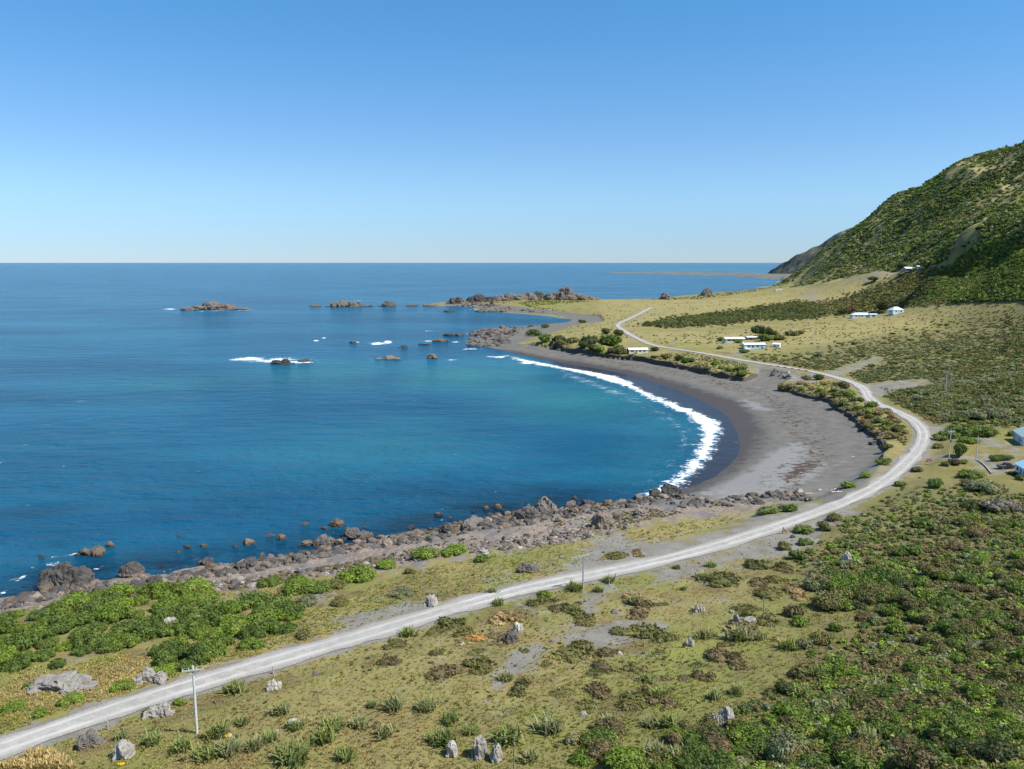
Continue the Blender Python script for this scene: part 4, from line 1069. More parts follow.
for (px, py, w, pal) in [(270, 586, 20, "green"), (296, 592, 34, "bright"), (318, 592, 26, "green"), (334, 588, 20, "olive"), (357, 580, 32, "bright"), (386, 568, 20, "bright"), (425, 558, 26, "bright"), (446, 556, 16, "bright"), (456, 553, 20, "bright"), (482, 562, 16, "green"),
                         (291, 620, 20, "bright"), (276, 634, 18, "green"), (250, 648, 24, "bright"), (340, 605, 20, "olive"), (306, 640, 18, "olive"), (305, 605, 22, "greygreen"), (140, 640, 18, "greygreen"), (121, 690, 20, "bright"), (55, 668, 18, "green"), (30, 690, 18, "green"), (12, 712, 22, "bright"), (38, 716, 16, "bright"), (70, 704, 22, "bright"), (175, 702, 14, "bright"), (142, 710, 14, "green"), (410, 574, 12, "olive"), (402, 597, 20, "greygreen"), (430, 540, 10, "green"),
                         (769, 514, 20, "green"), (795, 513, 18, "green"), (862, 490, 15, "bright"), (873, 478, 14, "bright"), (892, 466, 16, "green"), (888, 448, 12, "olive"), (899, 486, 12, "green"), (840, 405, 14, "olive"), (538, 592, 14, "bright"), (620, 559, 24, "olive"), (640, 556, 18, "tan"), (606, 559, 12, "straw"), (516, 640, 14, "tan"), (475, 640, 22, "orange"), (463, 645, 16, "tan")]:
    plant(px, py, w, "mat" if pal in ("tan", "straw", "orange") or 600 < px < 645 else "big" if w > 19 else "bush", pal, "coastal_shrub", "shrub", "shrubs on the seaward side of the road", "shrub", tall=.8)
# along the eroded bank and between the beach and the road
BANK = [(548, 344), (600, 353), (640, 356), (690, 366), (745, 379), (752, 372), (700, 362), (660, 357), (640, 358), (600, 348)]
for (px, py) in spaced(BANK, 16, 7): plant(px, py, rng.uniform(6, 13), "bush", random.choice(("green", "bright", "olive", "dark")), "bank_shrub", "shrub", "shrubs along the bank of the bay", "bank shrub")
BANK2 = [(782, 390), (805, 392), (832, 399), (845, 408), (858, 418), (872, 432), (884, 442), (892, 436), (905, 446), (908, 432), (900, 420), (886, 411), (868, 404), (855, 396), (850, 388), (832, 382), (812, 378), (800, 382)]
for (px, py) in spaced(BANK2, 40, 8): plant(px, py, rng.uniform(6, 13), "bush", random.choice(("olive", "green", "tan", "bright", "olive", "greygreen")), "bank_shrub", "shrub", "shrubs along the bank of the bay", "beach-side shrub")
for (px, py, w, pal) in [(535, 336, 14, "green"), (545, 342, 16, "green"), (560, 344, 16, "dark"), (590, 346, 20, "dark"), (604, 345, 14, "green"), (606, 334, 12, "dark"), (545, 328, 9, "green"), (583, 323, 9, "green"), (530, 335, 10, "green"), (620, 352, 14, "green"), (655, 351, 9, "dark"), (690, 362, 9, "green"), (610, 346, 22, "green"), (618, 336, 12, "dark"), (572, 343, 14, "olive")]:
    plant(px, py, w, "bush", pal, "bank_shrub", "shrub", "shrubs on the grassy point across the bay", "point shrub")

# flax
FLAX = [(550, 734, 32), (508, 744, 28), (505, 681, 17), (427, 712, 22), (449, 724, 26), (445, 746, 28), (575, 613, 14), (591, 750, 20), (651, 727, 26), (670, 727, 20), (646, 682, 18), (610, 722, 22), (632, 604, 14), (280, 715, 24), (295, 730, 26), (322, 744, 28), (330, 732, 24), (393, 711, 24), (372, 708, 16), (385, 737, 26),
        (425, 711, 22), (344, 762, 32), (292, 765, 38), (253, 751, 30), (215, 738, 26), (232, 694, 26), (306, 640, 16), (407, 636, 20), (437, 744, 26), (703, 580, 20), (711, 567, 12), (677, 569, 11), (635, 605, 18), (704, 639, 20), (740, 641, 26), (609, 583, 12), (684, 590, 10), (574, 591, 20), (598, 592, 17), (803, 696, 28), (818, 676, 22), (846, 714, 26), (760, 640, 18),
        (150, 745, 26), (180, 752, 28), (205, 760, 26), (228, 757, 26), (270, 742, 24), (240, 726, 24), (360, 728, 22), (470, 735, 22), (530, 762, 22), (715, 700, 22), (737, 694, 20), (660, 700, 20), (680, 760, 26), (870, 745, 24), (880, 690, 22), (790, 650, 22), (830, 640, 20), (480, 600, 14), (500, 597, 12), (120, 740, 18), (700, 740, 22), (655, 755, 26)]
for (px, py, w) in FLAX:
    plant(px, py, w * random.uniform(.75, 1.25), "flax", random.choice(("flax", "flax", "flaxgrey")), "flax_bush", "flax", "flax clumps on the grassy slope", "flax clump")
# low mats and small bushes on the foreground slope
MATS = [(420, 630), (520, 600), (620, 600), (700, 580), (800, 560), (830, 600), (740, 680), (640, 720), (520, 700), (440, 680), (330, 690)]
for (px, py) in spaced(MATS, 60, 15):
    if not near_road(px, py): plant(px, py, rng.uniform(14, 40), "mat", random.choice(("olive", "brown", "olive", "tan", "brown", "olive")), "low_shrub", "shrub", "low mat shrubs on the grassy slope", "mat shrub", tall=random.uniform(.6, 1.0))
SLOPE = [(800, 505), (860, 515), (905, 486), (930, 482), (985, 492), (1024, 494), (1034, 560), (1034, 775), (600, 775), (660, 745), (700, 720), (760, 700), (800, 660), (790, 610), (830, 590), (800, 575), (780, 545)]
OPEN = [(600, 770), (640, 650), (720, 610), (800, 590), (860, 600), (860, 660), (920, 640), (905, 690), (820, 720), (760, 720), (690, 760)]
cand = []
for (px, py) in spaced(SLOPE, 560, 9):
    dens = float(np.clip((px - 640) / 240 + (py - 600) / 420, 0, 1))
    if inside(np.array(OPEN, float), np.array([px]), np.array([py]))[0]: dens *= 0.35
    if py < 560: dens = 0.55
    if rng.random() > dens or near_road(px, py, 5.5): continue
    cand.append((px, py, float(np.clip(rng.lognormal(2.85, 0.35) * (0.62 + 0.5 * (py - 480) / 290), 8, 44))))
for (px, py) in px_sample([(800, 590), (830, 575), (900, 575), (940, 590), (915, 610), (850, 612), (810, 606)], 20): cand.append((px, py, rng.uniform(18, 30)))
for (px, py) in px_sample([(560, 740), (620, 730), (700, 745), (760, 735), (830, 770), (560, 770)], 16): cand.append((px, py, rng.uniform(16, 34)))
cand.sort(key=lambda c: -c[2])
small_scrub = []
def slope_pal(px, py):
    low = sstep(620, 760, py)
    q = rng.random()
    return "bright" if q < 0.16 + 0.14 * low else "green" if q < 0.46 + 0.14 * low else "greygreen" if q < 0.56 + .12 * low else "olive" if q < 0.84 else "brown" if q < 0.94 else "dark"
for i, (px, py, w) in enumerate(cand):
    if i < 290:
        p_ = slope_pal(px, py)
        plant(px, py, w, "big" if w > 22 else random.choice(("bush", "fine")), p_, "slope_shrub", "shrub", "mixed shrubs on the scrubby slope", "slope shrub")
    else: small_scrub.append((px, py))
plant(1003, 512, 34, "fine", "greytwig", "slope_shrub", "shrub", None, "leafless shrub on the upper slope")
# around the houses
for (px, py, w, pal, noun) in [(968, 424 + 12, 30, "green", "shrub by the upper track"), (985, 436, 26, "green", "rounded trackside shrub"), (1000, 418, 26, "greygreen", "domed bush above the upper track"), (978, 419, 24, "greygreen", "spreading bush above the upper track"), (960, 421, 16, "green", "bush above the upper track"), (972, 478, 20, "green", "clipped bush on the lawn"), (947, 466, 10, "green", "bush at the foot of the power pole"), (964, 464, 10, "bright", "bush beside the lawn pole"), (955, 465, 14, "brown", "bush between the two lawn poles"), (905, 470, 12, "dark", "bush on the road bend"), (940, 440, 16, "bright", "bush beside the junction"), (952, 438, 20, "green", "bush behind the power pole"), (970, 443, 16, "bright", "bush on the lawn edge"), (934, 448, 12, "olive", "bush inside the road bend"), (990, 492, 30, "greygreen", "bush below the lawn"), (1015, 436, 12, "green", "bush behind the white shed"), (970, 486, 18, "brown", "bush below the clipped bush"),
                               (1014, 475, 9, "dark", "bush against the blue-roofed cabin"), (1022, 480, 12, "green", "bush in front of the blue-roofed cabin")]:
    plant(px, py, w, "big" if w > 15 else "bush", pal, "garden_shrub", "shrub", "shrubs around the lawn", noun, tall=.85)
for (px, py, w, pal) in [(766, 341, 18, "green"), (780, 340, 14, "olive"), (792, 336, 14, "olive"), (775, 335, 12, "green"), (738, 343, 9, "green"), (722, 341, 10, "green"), (758, 339, 9, "dark"), (800, 334, 10, "brown"), (720, 349, 8, "green"), (744, 353, 10, "green")]:
    plant(px, py, w, "bush", pal, "garden_shrub", "shrub", "shrubs around the pale blue house", "garden shrub", tall=.8)

# trees with trunk and crown
def tree(px, py, w_px, h_px, pal, label, kind="big", name="tree", trunk_h=0.35):
    x, y, z = at(px, py); sc = px_scale(x, y, z); w = w_px / sc; h = h_px / sc
    e = bpy.data.objects.new(name, None); COL.objects.link(e); e.location = (x, y, z); tag(e, label, "tree")
    th = h * trunk_h; V = []; Q = []
    def limb(p0, p1, r0, r1):
        o = len(V); ax = (Vector(p1) - Vector(p0)).normalized(); s_ = ax.orthogonal().normalized(); b = ax.cross(s_)
        for p, r_ in ((p0, r0), (p1, r1)):
            for k in range(8): V.append(tuple(Vector(p) + (s_ * math.cos(k * .785) + b * math.sin(k * .785)) * r_))
        for k in range(8): Q.append([o + k, o + (k + 1) % 8, o + 8 + (k + 1) % 8, o + 8 + k])
    limb((0, 0, -.3), (0.05 * w, 0, th), w * .05, w * .038)
    for k in range(5):
        a = k * 1.26; limb((0.05 * w, 0, th * .95), (math.cos(a) * w * .28, math.sin(a) * w * .28, h * .62), w * .03, w * .01)
    link("trunk", mesh_np("trunk", V, Q, BARK, None, True), e)
    c = link("crown", bush_mesh(kind, random.randrange(6), pal), e)
    c.location = (0, 0, th * .7); c.scale = (w * .56, w * .56, (h - th * .7) * 1.0)
    return e
BARK = simple("bark", (0.11, 0.085, 0.06), 0.95, .1, .3, 2.0)
tree(759, 337, 14, 15, "dark", "dark dense tree behind the pale blue house", trunk_h=.2)
tree(768, 336, 12, 10, "dark", "smaller dark tree beside the dense tree behind the pale blue house", trunk_h=.2)
tree(883, 312, 12, 13, "dark", "dark round tree between the two white-roofed hillside houses", trunk_h=.2)
tree(850, 314, 9, 10, "red", "reddish brown tree at the seaward end of the white house", trunk_h=.3)
tree(843, 315, 9, 8, "dark", "small dark tree next to the reddish brown tree", trunk_h=.25)
tree(959, 457, 15, 20, "green", "ragged green tree on the lawn between the two poles", "fine", trunk_h=.12)
tree(873, 282, 9, 7, "dark", "dark tree beside the pale hillside driveway", trunk_h=.25)
tree(901, 269, 8, 7, "dark", "dark tree beside the highest white-roofed house", trunk_h=.25)

# scrub masses: too many to count
def low_proto(seed, n=60, lobes=3, leaf=.17, tall=.75, core=2):
    return bush_shape(seed, n, lobes, leaf, tall, core, .55)
SCR = [low_proto(400 + k) for k in range(6)]
FAR = [low_proto(430 + k, 26, 2, .26, .8, 1) for k in range(5)]
def scrub(name, pts, lo, hi, pals, protos=SCR, grow=0.0, smooth_var=60.0, squash=(0.6, 1.0)):
    P = at_many(pts); n = len(P)
    S = rng.uniform(lo, hi, n) * (1 + grow * np.hypot(P[:, 0], P[:, 1]))
    pal = np.array([PAL[p] for p in pals]); nz = fbm(P[:, 0] / smooth_var, P[:, 1] / smooth_var, 3, 91) * 0.9 + 0.5
    idx = np.clip(((nz + rng.normal(0, .22, n)) * len(pals)).astype(int), 0, len(pals) - 1)
    T = pal[idx] * rng.uniform(.8, 1.25, (n, 1))
    P[:, 2] -= 0.06 * S
    return scatter_mesh(name, protos, P, S, LEAF, T * {'hill_scrub': 1.25, 'ridge_scrub': 1.35, 'spur_scrub': 1.2, 'hillside_scrub': 1.2, 'dense_scrub': 1.18, 'under_scrub': 1.18, 'slope_scrub': 1.15}.get(name, 1.0), squash=rng.uniform(*squash, n))
MID = [(772, 385), (800, 384), (850, 376), (905, 378), (930, 376), (960, 380), (895, 394), (930, 415), (1000, 424), (1150, 424), (1150, 322), (985, 338), (950, 348), (905, 362), (885, 368), (850, 366), (790, 366), (745, 360), (700, 352), (745, 354), (800, 350), (840, 344), (880, 333), (930, 322), (1150, 309)]
MIDB = [(880, 388), (960, 384), (1150, 380), (1150, 428), (960, 424), (930, 418), (905, 406), (890, 398)]
def thin(pts, px_noise=None, keepf=lambda x, y, n: True, m=4.4):
    out = []
    for p in pts:
        x, y, z = at(*p)
        if np.hypot(rl[:, 0] - x, rl[:, 1] - y).min() < m: continue
        if keepf(x, y, float(fbm(np.array([x / 45]), np.array([y / 45]), 3, 17)[0])): out.append(p)
    return out
def gravel_free(x, y, n):
    fi, fj = cell(math.atan2(x, y), math.hypot(x, y)); i = int(min(max(fi, 0), NC - 1)); j = int(min(max(fj, 0), NR - 1))
    return gravel[j, i] < 0.4 and lawn[j, i] < .3 and beach[j, i] < .4
MIDP = [(735, 357), (800, 350), (860, 334), (930, 320), (1150, 296), (1150, 426), (960, 424), (925, 412), (902, 400), (882, 387), (850, 373), (800, 366)]
def ragged(pts, top, soft=9.0, jit=(5, 2)):
    """thin out towards the upper margin, drift past the lower ones"""
    tp = np.array(top, float); out = []
    for (px, py) in pts:
        d = py - np.interp(px, tp[:, 0], tp[:, 1])
        if rng.random() < sstep(-soft, soft * 1.6, d) ** 1.5 + .05: out.append((px + rng.normal(0, jit[0]), py + rng.normal(0, jit[1])))
    return out
MTOP = [(735, 357), (800, 353), (860, 340), (930, 328), (1026, 314), (1150, 300)]
def mid_ok(x, y, n): return gravel_free(x, y, n) and n + .5 * rng.normal() > -.45
mp = ragged(px_sample(MIDP, 22000), MTOP)
scrub("mid_scrub", thin(mp, None, mid_ok, 6.5), 0.6, 2.3, ("greygreen", "olive", "olive", "green", "brown", "olive", "green"), squash=(.3, .75), smooth_var=40)
scrub("tall_scrub", thin(mp[:900], None, mid_ok, 8), 1.6, 3.6, ("olive", "dark", "green", "greygreen", "olive"), squash=(.5, .8))
scrub("track_scrub", thin(px_sample([(880, 388), (925, 392), (960, 384), (960, 424), (925, 412), (902, 402)], 700), None, lambda x, y, n: True, 5.5), .35, 1.0, ("green", "greygreen", "olive", "tan"))
BELT2 = [(640, 326), (668, 320), (690, 316.5), (730, 313), (760, 307), (798, 301.5), (812, 303), (822, 312), (816, 318.5), (760, 319.5), (700, 326)]
BELT3 = [(814, 303), (835, 299), (868, 290), (905, 275), (935, 268), (1150, 262), (1150, 296), (960, 302), (925, 306), (880, 309), (842, 316), (822, 316)]
scrub("scrub_belt", [(p[0] + rng.normal(0, 6), p[1] + rng.normal(0, 1.2)) for p in px_sample(BELT2, 3600)], 1.3, 3.3, ("dark", "olive", "green", "olive", "dark", "olive"), squash=(.6, 1.1))
scrub("hillside_scrub", [(p[0] + rng.normal(0, 5), p[1] + rng.normal(0, 1.2)) for p in px_sample(BELT3, 8000)], 1.5, 3.2, ("olive", "olive", "dark", "olive", "green", "brown"), squash=(.6, 1.1), smooth_var=120)
SPUR = [(925, 300), (945, 275), (958, 258), (990, 238), (1026, 218), (1150, 205), (1150, 299), (960, 302)]
scrub("spur_scrub", px_sample(SPUR, 8200), 1.6, 4.6, ("green", "dark", "green", "bright", "green", "olive", "green"), squash=(.7, 1.1), smooth_var=50)
RIDGE = [(766, 289), (780, 280), (800, 264), (830, 240), (855, 223), (880, 204), (915, 186), (950, 167), (985, 151), (1026, 139), (1150, 95), (1150, 200), (960, 258), (915, 272), (880, 271), (845, 278), (800, 287)]
def hill_keep(x, y, n):
    fi, fj = cell(math.atan2(x, y), math.hypot(x, y)); g_ = gul[int(min(max(fj, 0), NR - 1)), int(min(max(fi, 0), NC - 1))]
    slip = float(fbm(np.array([(x * -.6 + y * .8) / 70]), np.array([(x * .8 + y * .6) / 260]), 3, 57)[0])
    return rng.random() < np.clip(1.0 - 0.9 * (g_ - 0.35) + 0.9 * n, 0.25, 1) and slip + .1 * rng.normal() < 0.22
hp = px_sample(RIDGE, 17000)
scrub("hill_scrub", thin(hp, None, hill_keep), 2.2, 6.5, ("green", "olive", "greygreen", "green", "dark", "olive", "green", "bright"), FAR, squash=(.6, 1.0), smooth_var=90)
rp = []
for px in np.linspace(779, 1060, 460):
    lo = np.interp(px, [q[0] for q in HILL[:12]][::-1], [q[1] for q in HILL[:12]][::-1]) - 9
    for k in range(26):
        x_, y_, z_ = at(px, lo + k)
        if math.hypot(x_, y_) < 2900 and z_ > 4: break
    rp += [(px, lo + k + 0.4), (px + rng.uniform(-1, 1), lo + k + rng.uniform(0.3, 2)), (px + rng.uniform(-1, 1), lo + k + rng.uniform(1, 6))]
scrub("ridge_scrub", [p for p in rp if rng.random() < .8], 2.0, 4.2, ("green", "olive", "green", "dark"), FAR)
# scattered bushes over the yellow flats
FLATS = [(600, 302), (700, 302), (790, 292), (890, 272), (900, 276), (812, 304), (700, 314), (640, 324), (640, 342), (700, 346), (760, 350), (860, 336), (1150, 304), (1150, 296), (940, 308), (860, 320), (760, 325), (650, 336), (600, 340), (560, 336)]
scrub("flat_scrub", thin(px_sample(FLATS, 1600), None, gravel_free), 0.4, 1.5, ("olive", "brown", "olive", "tan", "green"))
scrub("point_scrub", px_sample([(515, 303), (540, 299), (580, 299), (590, 302), (560, 304), (530, 307)], 700) + px_sample([(525, 306), (560, 309), (570, 312), (540, 310)], 60) + px_sample([(575, 345), (620, 349), (640, 352), (625, 358), (590, 352)], 120), .8, 1.8, ("green", "green", "olive", "bright"))
scrub("shore_scrub", px_sample([(660, 299), (700, 296), (760, 288), (776, 287), (760, 291), (700, 299)], 420), .8, 2.0, ("olive", "dark", "green"))
scrub("bank_scrub", thin(px_sample(BANK2, 900) + px_sample([(645, 357), (690, 352), (735, 361), (757, 368), (748, 380), (700, 370)], 800), None, gravel_free), .35, 1.0, ("olive", "green", "tan", "brown", "greygreen", "green"))
# underwood and small growth of the foreground
def gravel_loose(x, y, n):
    fi, fj = cell(math.atan2(x, y), math.hypot(x, y)); i = int(min(max(fi, 0), NC - 1)); j = int(min(max(fj, 0), NR - 1))
    return gravel[j, i] < 0.35 + 0.9 * rng.random() ** 2 and lawn[j, i] < .3 and beach[j, i] < .4
def dens_keep(x, y, n): return gravel_loose(x, y, n) and n + .35 * rng.normal() > 0.0
scrub("slope_scrub", small_scrub + thin(px_sample(SLOPE, 4200), None, lambda x, y, n: gravel_free(x, y, n) and (n + .3 * rng.normal() + (x - 20) / 120 > 0.12)), .25, .95, ("olive", "brown", "greygreen", "green", "olive", "bright", "brown"), smooth_var=14)
NEAR = [(-110, 850), (-110, 800), (0, 752), (130, 705), (300, 658), (440, 614), (560, 584), (700, 558), (800, 530), (880, 505), (890, 640), (870, 850)]
DENSE = [(850, 530), (905, 490), (1150, 494), (1150, 660), (930, 640), (880, 620), (830, 585), (800, 575)]
scrub("dense_scrub", thin([(p[0] + rng.normal(0, 14), p[1] + rng.normal(0, 7)) for p in px_sample(DENSE, 4300)], None, lambda x, y, n: gravel_free(x, y, n) and n + .4 * rng.normal() > -.1, 6.5), .4, 1.45, ("brown", "olive", "green", "bright", "greygreen", "olive", "green"), smooth_var=12, squash=(.5, 1))
scrub("under_scrub", thin(px_sample([(840, 640), (930, 630), (1150, 640), (1150, 840), (640, 830), (740, 735), (800, 720)], 4300), None, lambda x, y, n: n + .4 * rng.normal() > -.15), .35, 1.3, ("brown", "olive", "green", "bright", "greygreen", "bright", "green"), smooth_var=9)
scrub("roadside_scrub", thin(px_sample([(745, 357), (800, 359), (850, 367), (885, 384), (915, 400), (950, 421), (938, 426), (905, 408), (876, 392), (850, 376), (790, 366)], 1500), None, gravel_free, 4.6), .3, 1.0, ("tan", "olive", "green", "greygreen", "olive", "straw"), smooth_var=12)
scrub("shore_growth", thin(px_sample([(230, 592), (330, 570), (420, 556), (520, 543), (600, 530), (690, 512), (640, 508), (560, 522), (480, 534), (380, 556), (250, 580)], 2400), None, lambda x, y, n: n + .4 * rng.normal() > 0.0), .2, .6, ("straw", "tan", "olive", "greygreen", "straw"), smooth_var=10)
scrub("coastal_scrub", px_sample([(-14, 614), (-130, 640), (-130, 720), (-14, 690)], 420), 1.4, 2.8, ("bright", "green", "bright"), SCR)
scrub("low_growth", thin(px_sample(NEAR, 3300), None, dens_keep), .15, .5, ("tan", "brown", "olive", "straw", "olive", "green"), smooth_var=10)
SEAW = [(-110, 780), (-110, 700), (0, 690), (120, 655), (240, 640), (330, 600), (420, 570), (540, 545), (620, 535), (720, 515), (740, 520), (600, 560), (450, 605), (300, 648), (120, 702)]
scrub("verge_growth", thin(px_sample(SEAW, 1800), None, dens_keep), .15, .55, ("tan", "olive", "brown", "greygreen", "bright", "green"), smooth_var=10)
TUFT = [tuft_shape(500 + k) for k in range(8)]
def grass(name, pts, lo, hi, pals):
    P = at_many(pts); n = len(P); S = rng.uniform(lo, hi, n)
    pal = np.array([PAL2[p] for p in pals]); nz = fbm(P[:, 0] / 16, P[:, 1] / 16, 4, 33) * 1.3 + .5
    T = pal[np.clip(((nz + rng.normal(0, .10, n)) * len(pals)).astype(int), 0, len(pals) - 1)] * rng.uniform(.9, 1.12, (n, 1))
    return scatter_mesh(name, TUFT, P, S, LEAF, T)
PAL2 = {"a": (0.36, 0.29, 0.125), "b": (0.27, 0.235, 0.075), "c": (0.215, 0.235, 0.055), "d": (0.31, 0.265, 0.10), "e": (0.25, 0.19, 0.09)}
grass("slope_grass", thin(px_sample(NEAR, 27000) + px_sample(SLOPE, 6500), None, gravel_loose, 3.6), .14, .36, ("e", "a", "d", "b", "c", "c"))
grass("verge_grass", thin(px_sample(SEAW, 8500) + px_sample([(0, 674), (120, 652), (160, 676), (100, 690), (0, 695)], 700) + px_sample([(200, 590), (260, 578), (335, 582), (330, 600), (300, 606), (230, 610)], 700), None, gravel_loose, 3.6), .2, .45, ("a", "d", "b", "c"))
grass("lawn_grass", thin(px_sample([(930, 452), (945, 436), (985, 436), (1024, 452), (1150, 488), (1000, 486), (960, 480), (930, 470)], 1600), None, lambda x, y, n: gravel[int(min(cell(math.atan2(x, y), math.hypot(x, y))[1], NR - 1)), int(cell(math.atan2(x, y), math.hypot(x, y))[0])] < .4, 4.0), .10, .24, ("b", "c", "d", "b"))
grass("straw_tussock", thin(px_sample([(0, 769), (8, 758), (30, 750), (55, 753), (75, 769)], 260), None, lambda x, y, n: True, 4.0), .5, .95, ("a", "a", "d"))


# ------------------------------------------------------------------ far shore, far hill
def plane_pt(px, py, z):
    a, t = polar(px, py); r = (z - CAM_H) / float(t); return r * math.sin(float(a)), r * math.cos(float(a)), z
def far_material(name, c1, c2, sc):
    t = NT(name); p = t.pos(); n = t.noise(p, sc, 6, .65); m = t.noise(p, sc * 5, 5, .65)
    t.bsdf(t.mix(t.rng(t.math('ADD', t.math('MULTIPLY', n, .6), t.math('MULTIPLY', m, .4)), .4, .6), c1, c2), .95, .1, t.bump(m, .8, 8.0)); return t.m
edge = [(610, 273.2), (640, 273.5), (668, 274.2), (700, 275.4), (730, 276.0), (745, 277.3), (772, 279.2), (800, 280)]
near_e = [plane_pt(p[0], p[1], 0.0) for p in edge]
V = []; Q = []
for i, (x, y, z) in enumerate(near_e):
    d = math.hypot(x, y); g = (i + .3) / 7.0
    for k, (dd, hh) in enumerate(((0, -1), (60, 1.0 + 2 * g), (200, 2.0 + 6 * g), (400 + 400 * g, 3 + 11 * g), (700 + 800 * g, -2))):
        f = (d + dd) / d; V.append((x * f, y * f, hh + (1.5 * math.sin(i * 2.1 + k) if 0 < k < 4 else 0)))
for i in range(len(edge) - 1):
    for k in range(4): Q.append([i * 5 + k, (i + 1) * 5 + k, (i + 1) * 5 + k + 1, i * 5 + k + 1])
tag(link("far_shore", mesh_np("far_shore", V, Q, far_material("far_flat", (0.125, 0.122, 0.108), (0.20, 0.192, 0.165), 0.012), None, True)), kind="structure")
crest = np.array([(760, 278.5, 5200), (764, 275.5, 5180), (769, 272, 5150), (775, 267.5, 5100), (784, 262, 5050), (794, 255.5, 5000), (810, 247, 4950), (828, 238.5, 4900), (850, 227, 4800), (875, 215, 4700), (910, 200, 4600)], float)
cr = catmull(crest, 10); n = len(cr); m = 46
V = []; 
for i, (px, py, d) in enumerate(cr):
    a, t = polar(px, py); a = float(a); hz = CAM_H + d * float(t)
    x0, y0 = d * math.sin(a), d * math.cos(a)
    for k in range(m):
        q = k / (m - 1) * 2 - 1                       # from the near foot over the crest to the far foot
        off = q * max(hz, 1) * 1.75; h = max(hz, 1) * (1 - abs(q)) 
        x = x0 - 0.75 * -off * 1.0 * .55; y = y0 + off
        h += (fbm(np.array([x / 160]), np.array([y / 260]), 4, 61)[0]) * 0.45 * h * (0.15 + min(abs(q) * 2, 1)); h += float(fbm(np.array([x / 40]), np.array([y / 40]), 3, 62)[0]) * 9 * min(h / 30, 1)
        V.append((x, y, h - 1))
Q = [[i * m + k, (i + 1) * m + k, (i + 1) * m + k + 1, i * m + k + 1] for i in range(n - 1) for k in range(m - 1)]
tag(link("far_hill", mesh_np("far_hill", V, Q, far_material("far_scrub_haze_tint", (0.105, 0.118, 0.085), (0.20, 0.188, 0.135), 0.010), None, True)), kind="structure")  # distance haze is put into the grey-green albedo

# ------------------------------------------------------------------ buildings
def pyd(name, V, F, mat, parent=None, smooth=False):
    me = bpy.data.meshes.new(name); me.from_pydata([tuple(v) for v in V], [], [tuple(f) for f in F]); me.materials.append(mat); me.update()
    if smooth: me.polygons.foreach_set("use_smooth", [True] * len(me.polygons))
    return link(name, me, parent)
class MB:
    def __init__(s): s.V = []; s.F = []
    def box(s, x0, x1, y0, y1, z0, z1):
        o = len(s.V); s.V += [(x, y, z) for z in (z0, z1) for x, y in ((x0, y0), (x1, y0), (x1, y1), (x0, y1))]
        s.F += [[o + 3, o + 2, o + 1, o], [o + 4, o + 5, o + 6, o + 7]] + [[o + k, o + (k + 1) % 4, o + 4 + (k + 1) % 4, o + 4 + k] for k in range(4)]; return s
    def cyl(s, p0, p1, r0, r1=None, n=12):
        r1 = r0 if r1 is None else r1; o = len(s.V); p0 = Vector(p0); p1 = Vector(p1); ax = (p1 - p0).normalized(); a = ax.orthogonal().normalized(); b = ax.cross(a)
        for p, r_ in ((p0, r0), (p1, r1)):
            for k in range(n): s.V.append(tuple(p + (a * math.cos(k * 6.2832 / n) + b * math.sin(k * 6.2832 / n)) * r_))
        s.F += [[o + k, o + (k + 1) % n, o + n + (k + 1) % n, o + n + k] for k in range(n)] + [[o + n - 1 - k for k in range(n)], [o + n + k for k in range(n)]]; return s
    def build(s, name, mat, parent=None): return pyd(name, s.V, s.F, mat, parent)

M_WHITE = simple("white_weatherboard", (0.74, 0.74, 0.72), .7, .2, .05); M_CREAM = simple("cream_boards", (0.66, 0.66, 0.56), .7, .2, .07); M_BLUEW = simple("pale_blue_boards", (0.42, 0.62, 0.68), .7, .2, .06)
M_GREYW = simple("grey_boards", (0.30, 0.31, 0.32), .8, .2, .1); M_DARKW = simple("dark_boards", (0.09, 0.095, 0.10), .8, .2, .1); M_PALEBLUE = simple("very_pale_blue_boards", (0.62, 0.71, 0.76), .7, .2, .05)
M_RWHITE = simple("white_iron_roof", (0.78, 0.78, 0.77), .5, .3, .05); M_RPALE = simple("pale_blue_iron_roof", (0.52, 0.63, 0.70), .5, .3, .06); M_RGREEN = simple("grey_green_iron_roof", (0.32, 0.41, 0.40), .55, .3, .07); M_RBLUE = simple("blue_iron_roof", (0.28, 0.48, 0.64), .5, .3, .07)
M_RGREY = simple("grey_iron_roof", (0.42, 0.43, 0.43), .55, .3, .08); M_TARP = simple("blue_tarpaulin", (0.03, 0.12, 0.50), .5, .3, .1)
M_GLASS = simple("window_glass", (0.03, 0.04, 0.05), .08, .5, .1); M_FRAME = simple("white_joinery", (0.78, 0.78, 0.76), .5, .3, .03); M_DOOR = simple("blue_door", (0.06, 0.16, 0.32), .5, .3, .08); M_DOORR = simple("red_brown_door", (0.30, 0.07, 0.05), .5, .3, .08)
M_CONC = simple("concrete_pole", (0.55, 0.54, 0.51), .85, .2, .08, 1.2); M_WOOD = simple("grey_timber", (0.40, 0.375, 0.32), .9, .15, .15, 2.0); M_WOODG = simple("greenish_timber", (0.20, 0.22, 0.15), .9, .15, .15, 2.0); M_PORC = simple("porcelain", (0.60, 0.60, 0.58), .3, .5, .04); M_METAL = simple("galvanised_steel", (0.35, 0.36, 0.36), .45, .4, .08, 3, .6)
M_WIRE = simple("aluminium_wire", (0.32, 0.32, 0.32), .5, .4, .05); M_RUST = simple("rusty_iron", (0.23, 0.075, 0.045), .9, .2, .25, 6.0); M_DRIFT = simple("bleached_driftwood", (0.55, 0.48, 0.39), .9, .15, .12, 3.0)

def empty(name, loc, rz=0.0):
    o = bpy.data.objects.new(name, None); COL.objects.link(o); o.location = loc; o.rotation_euler = (0, 0, rz); return o

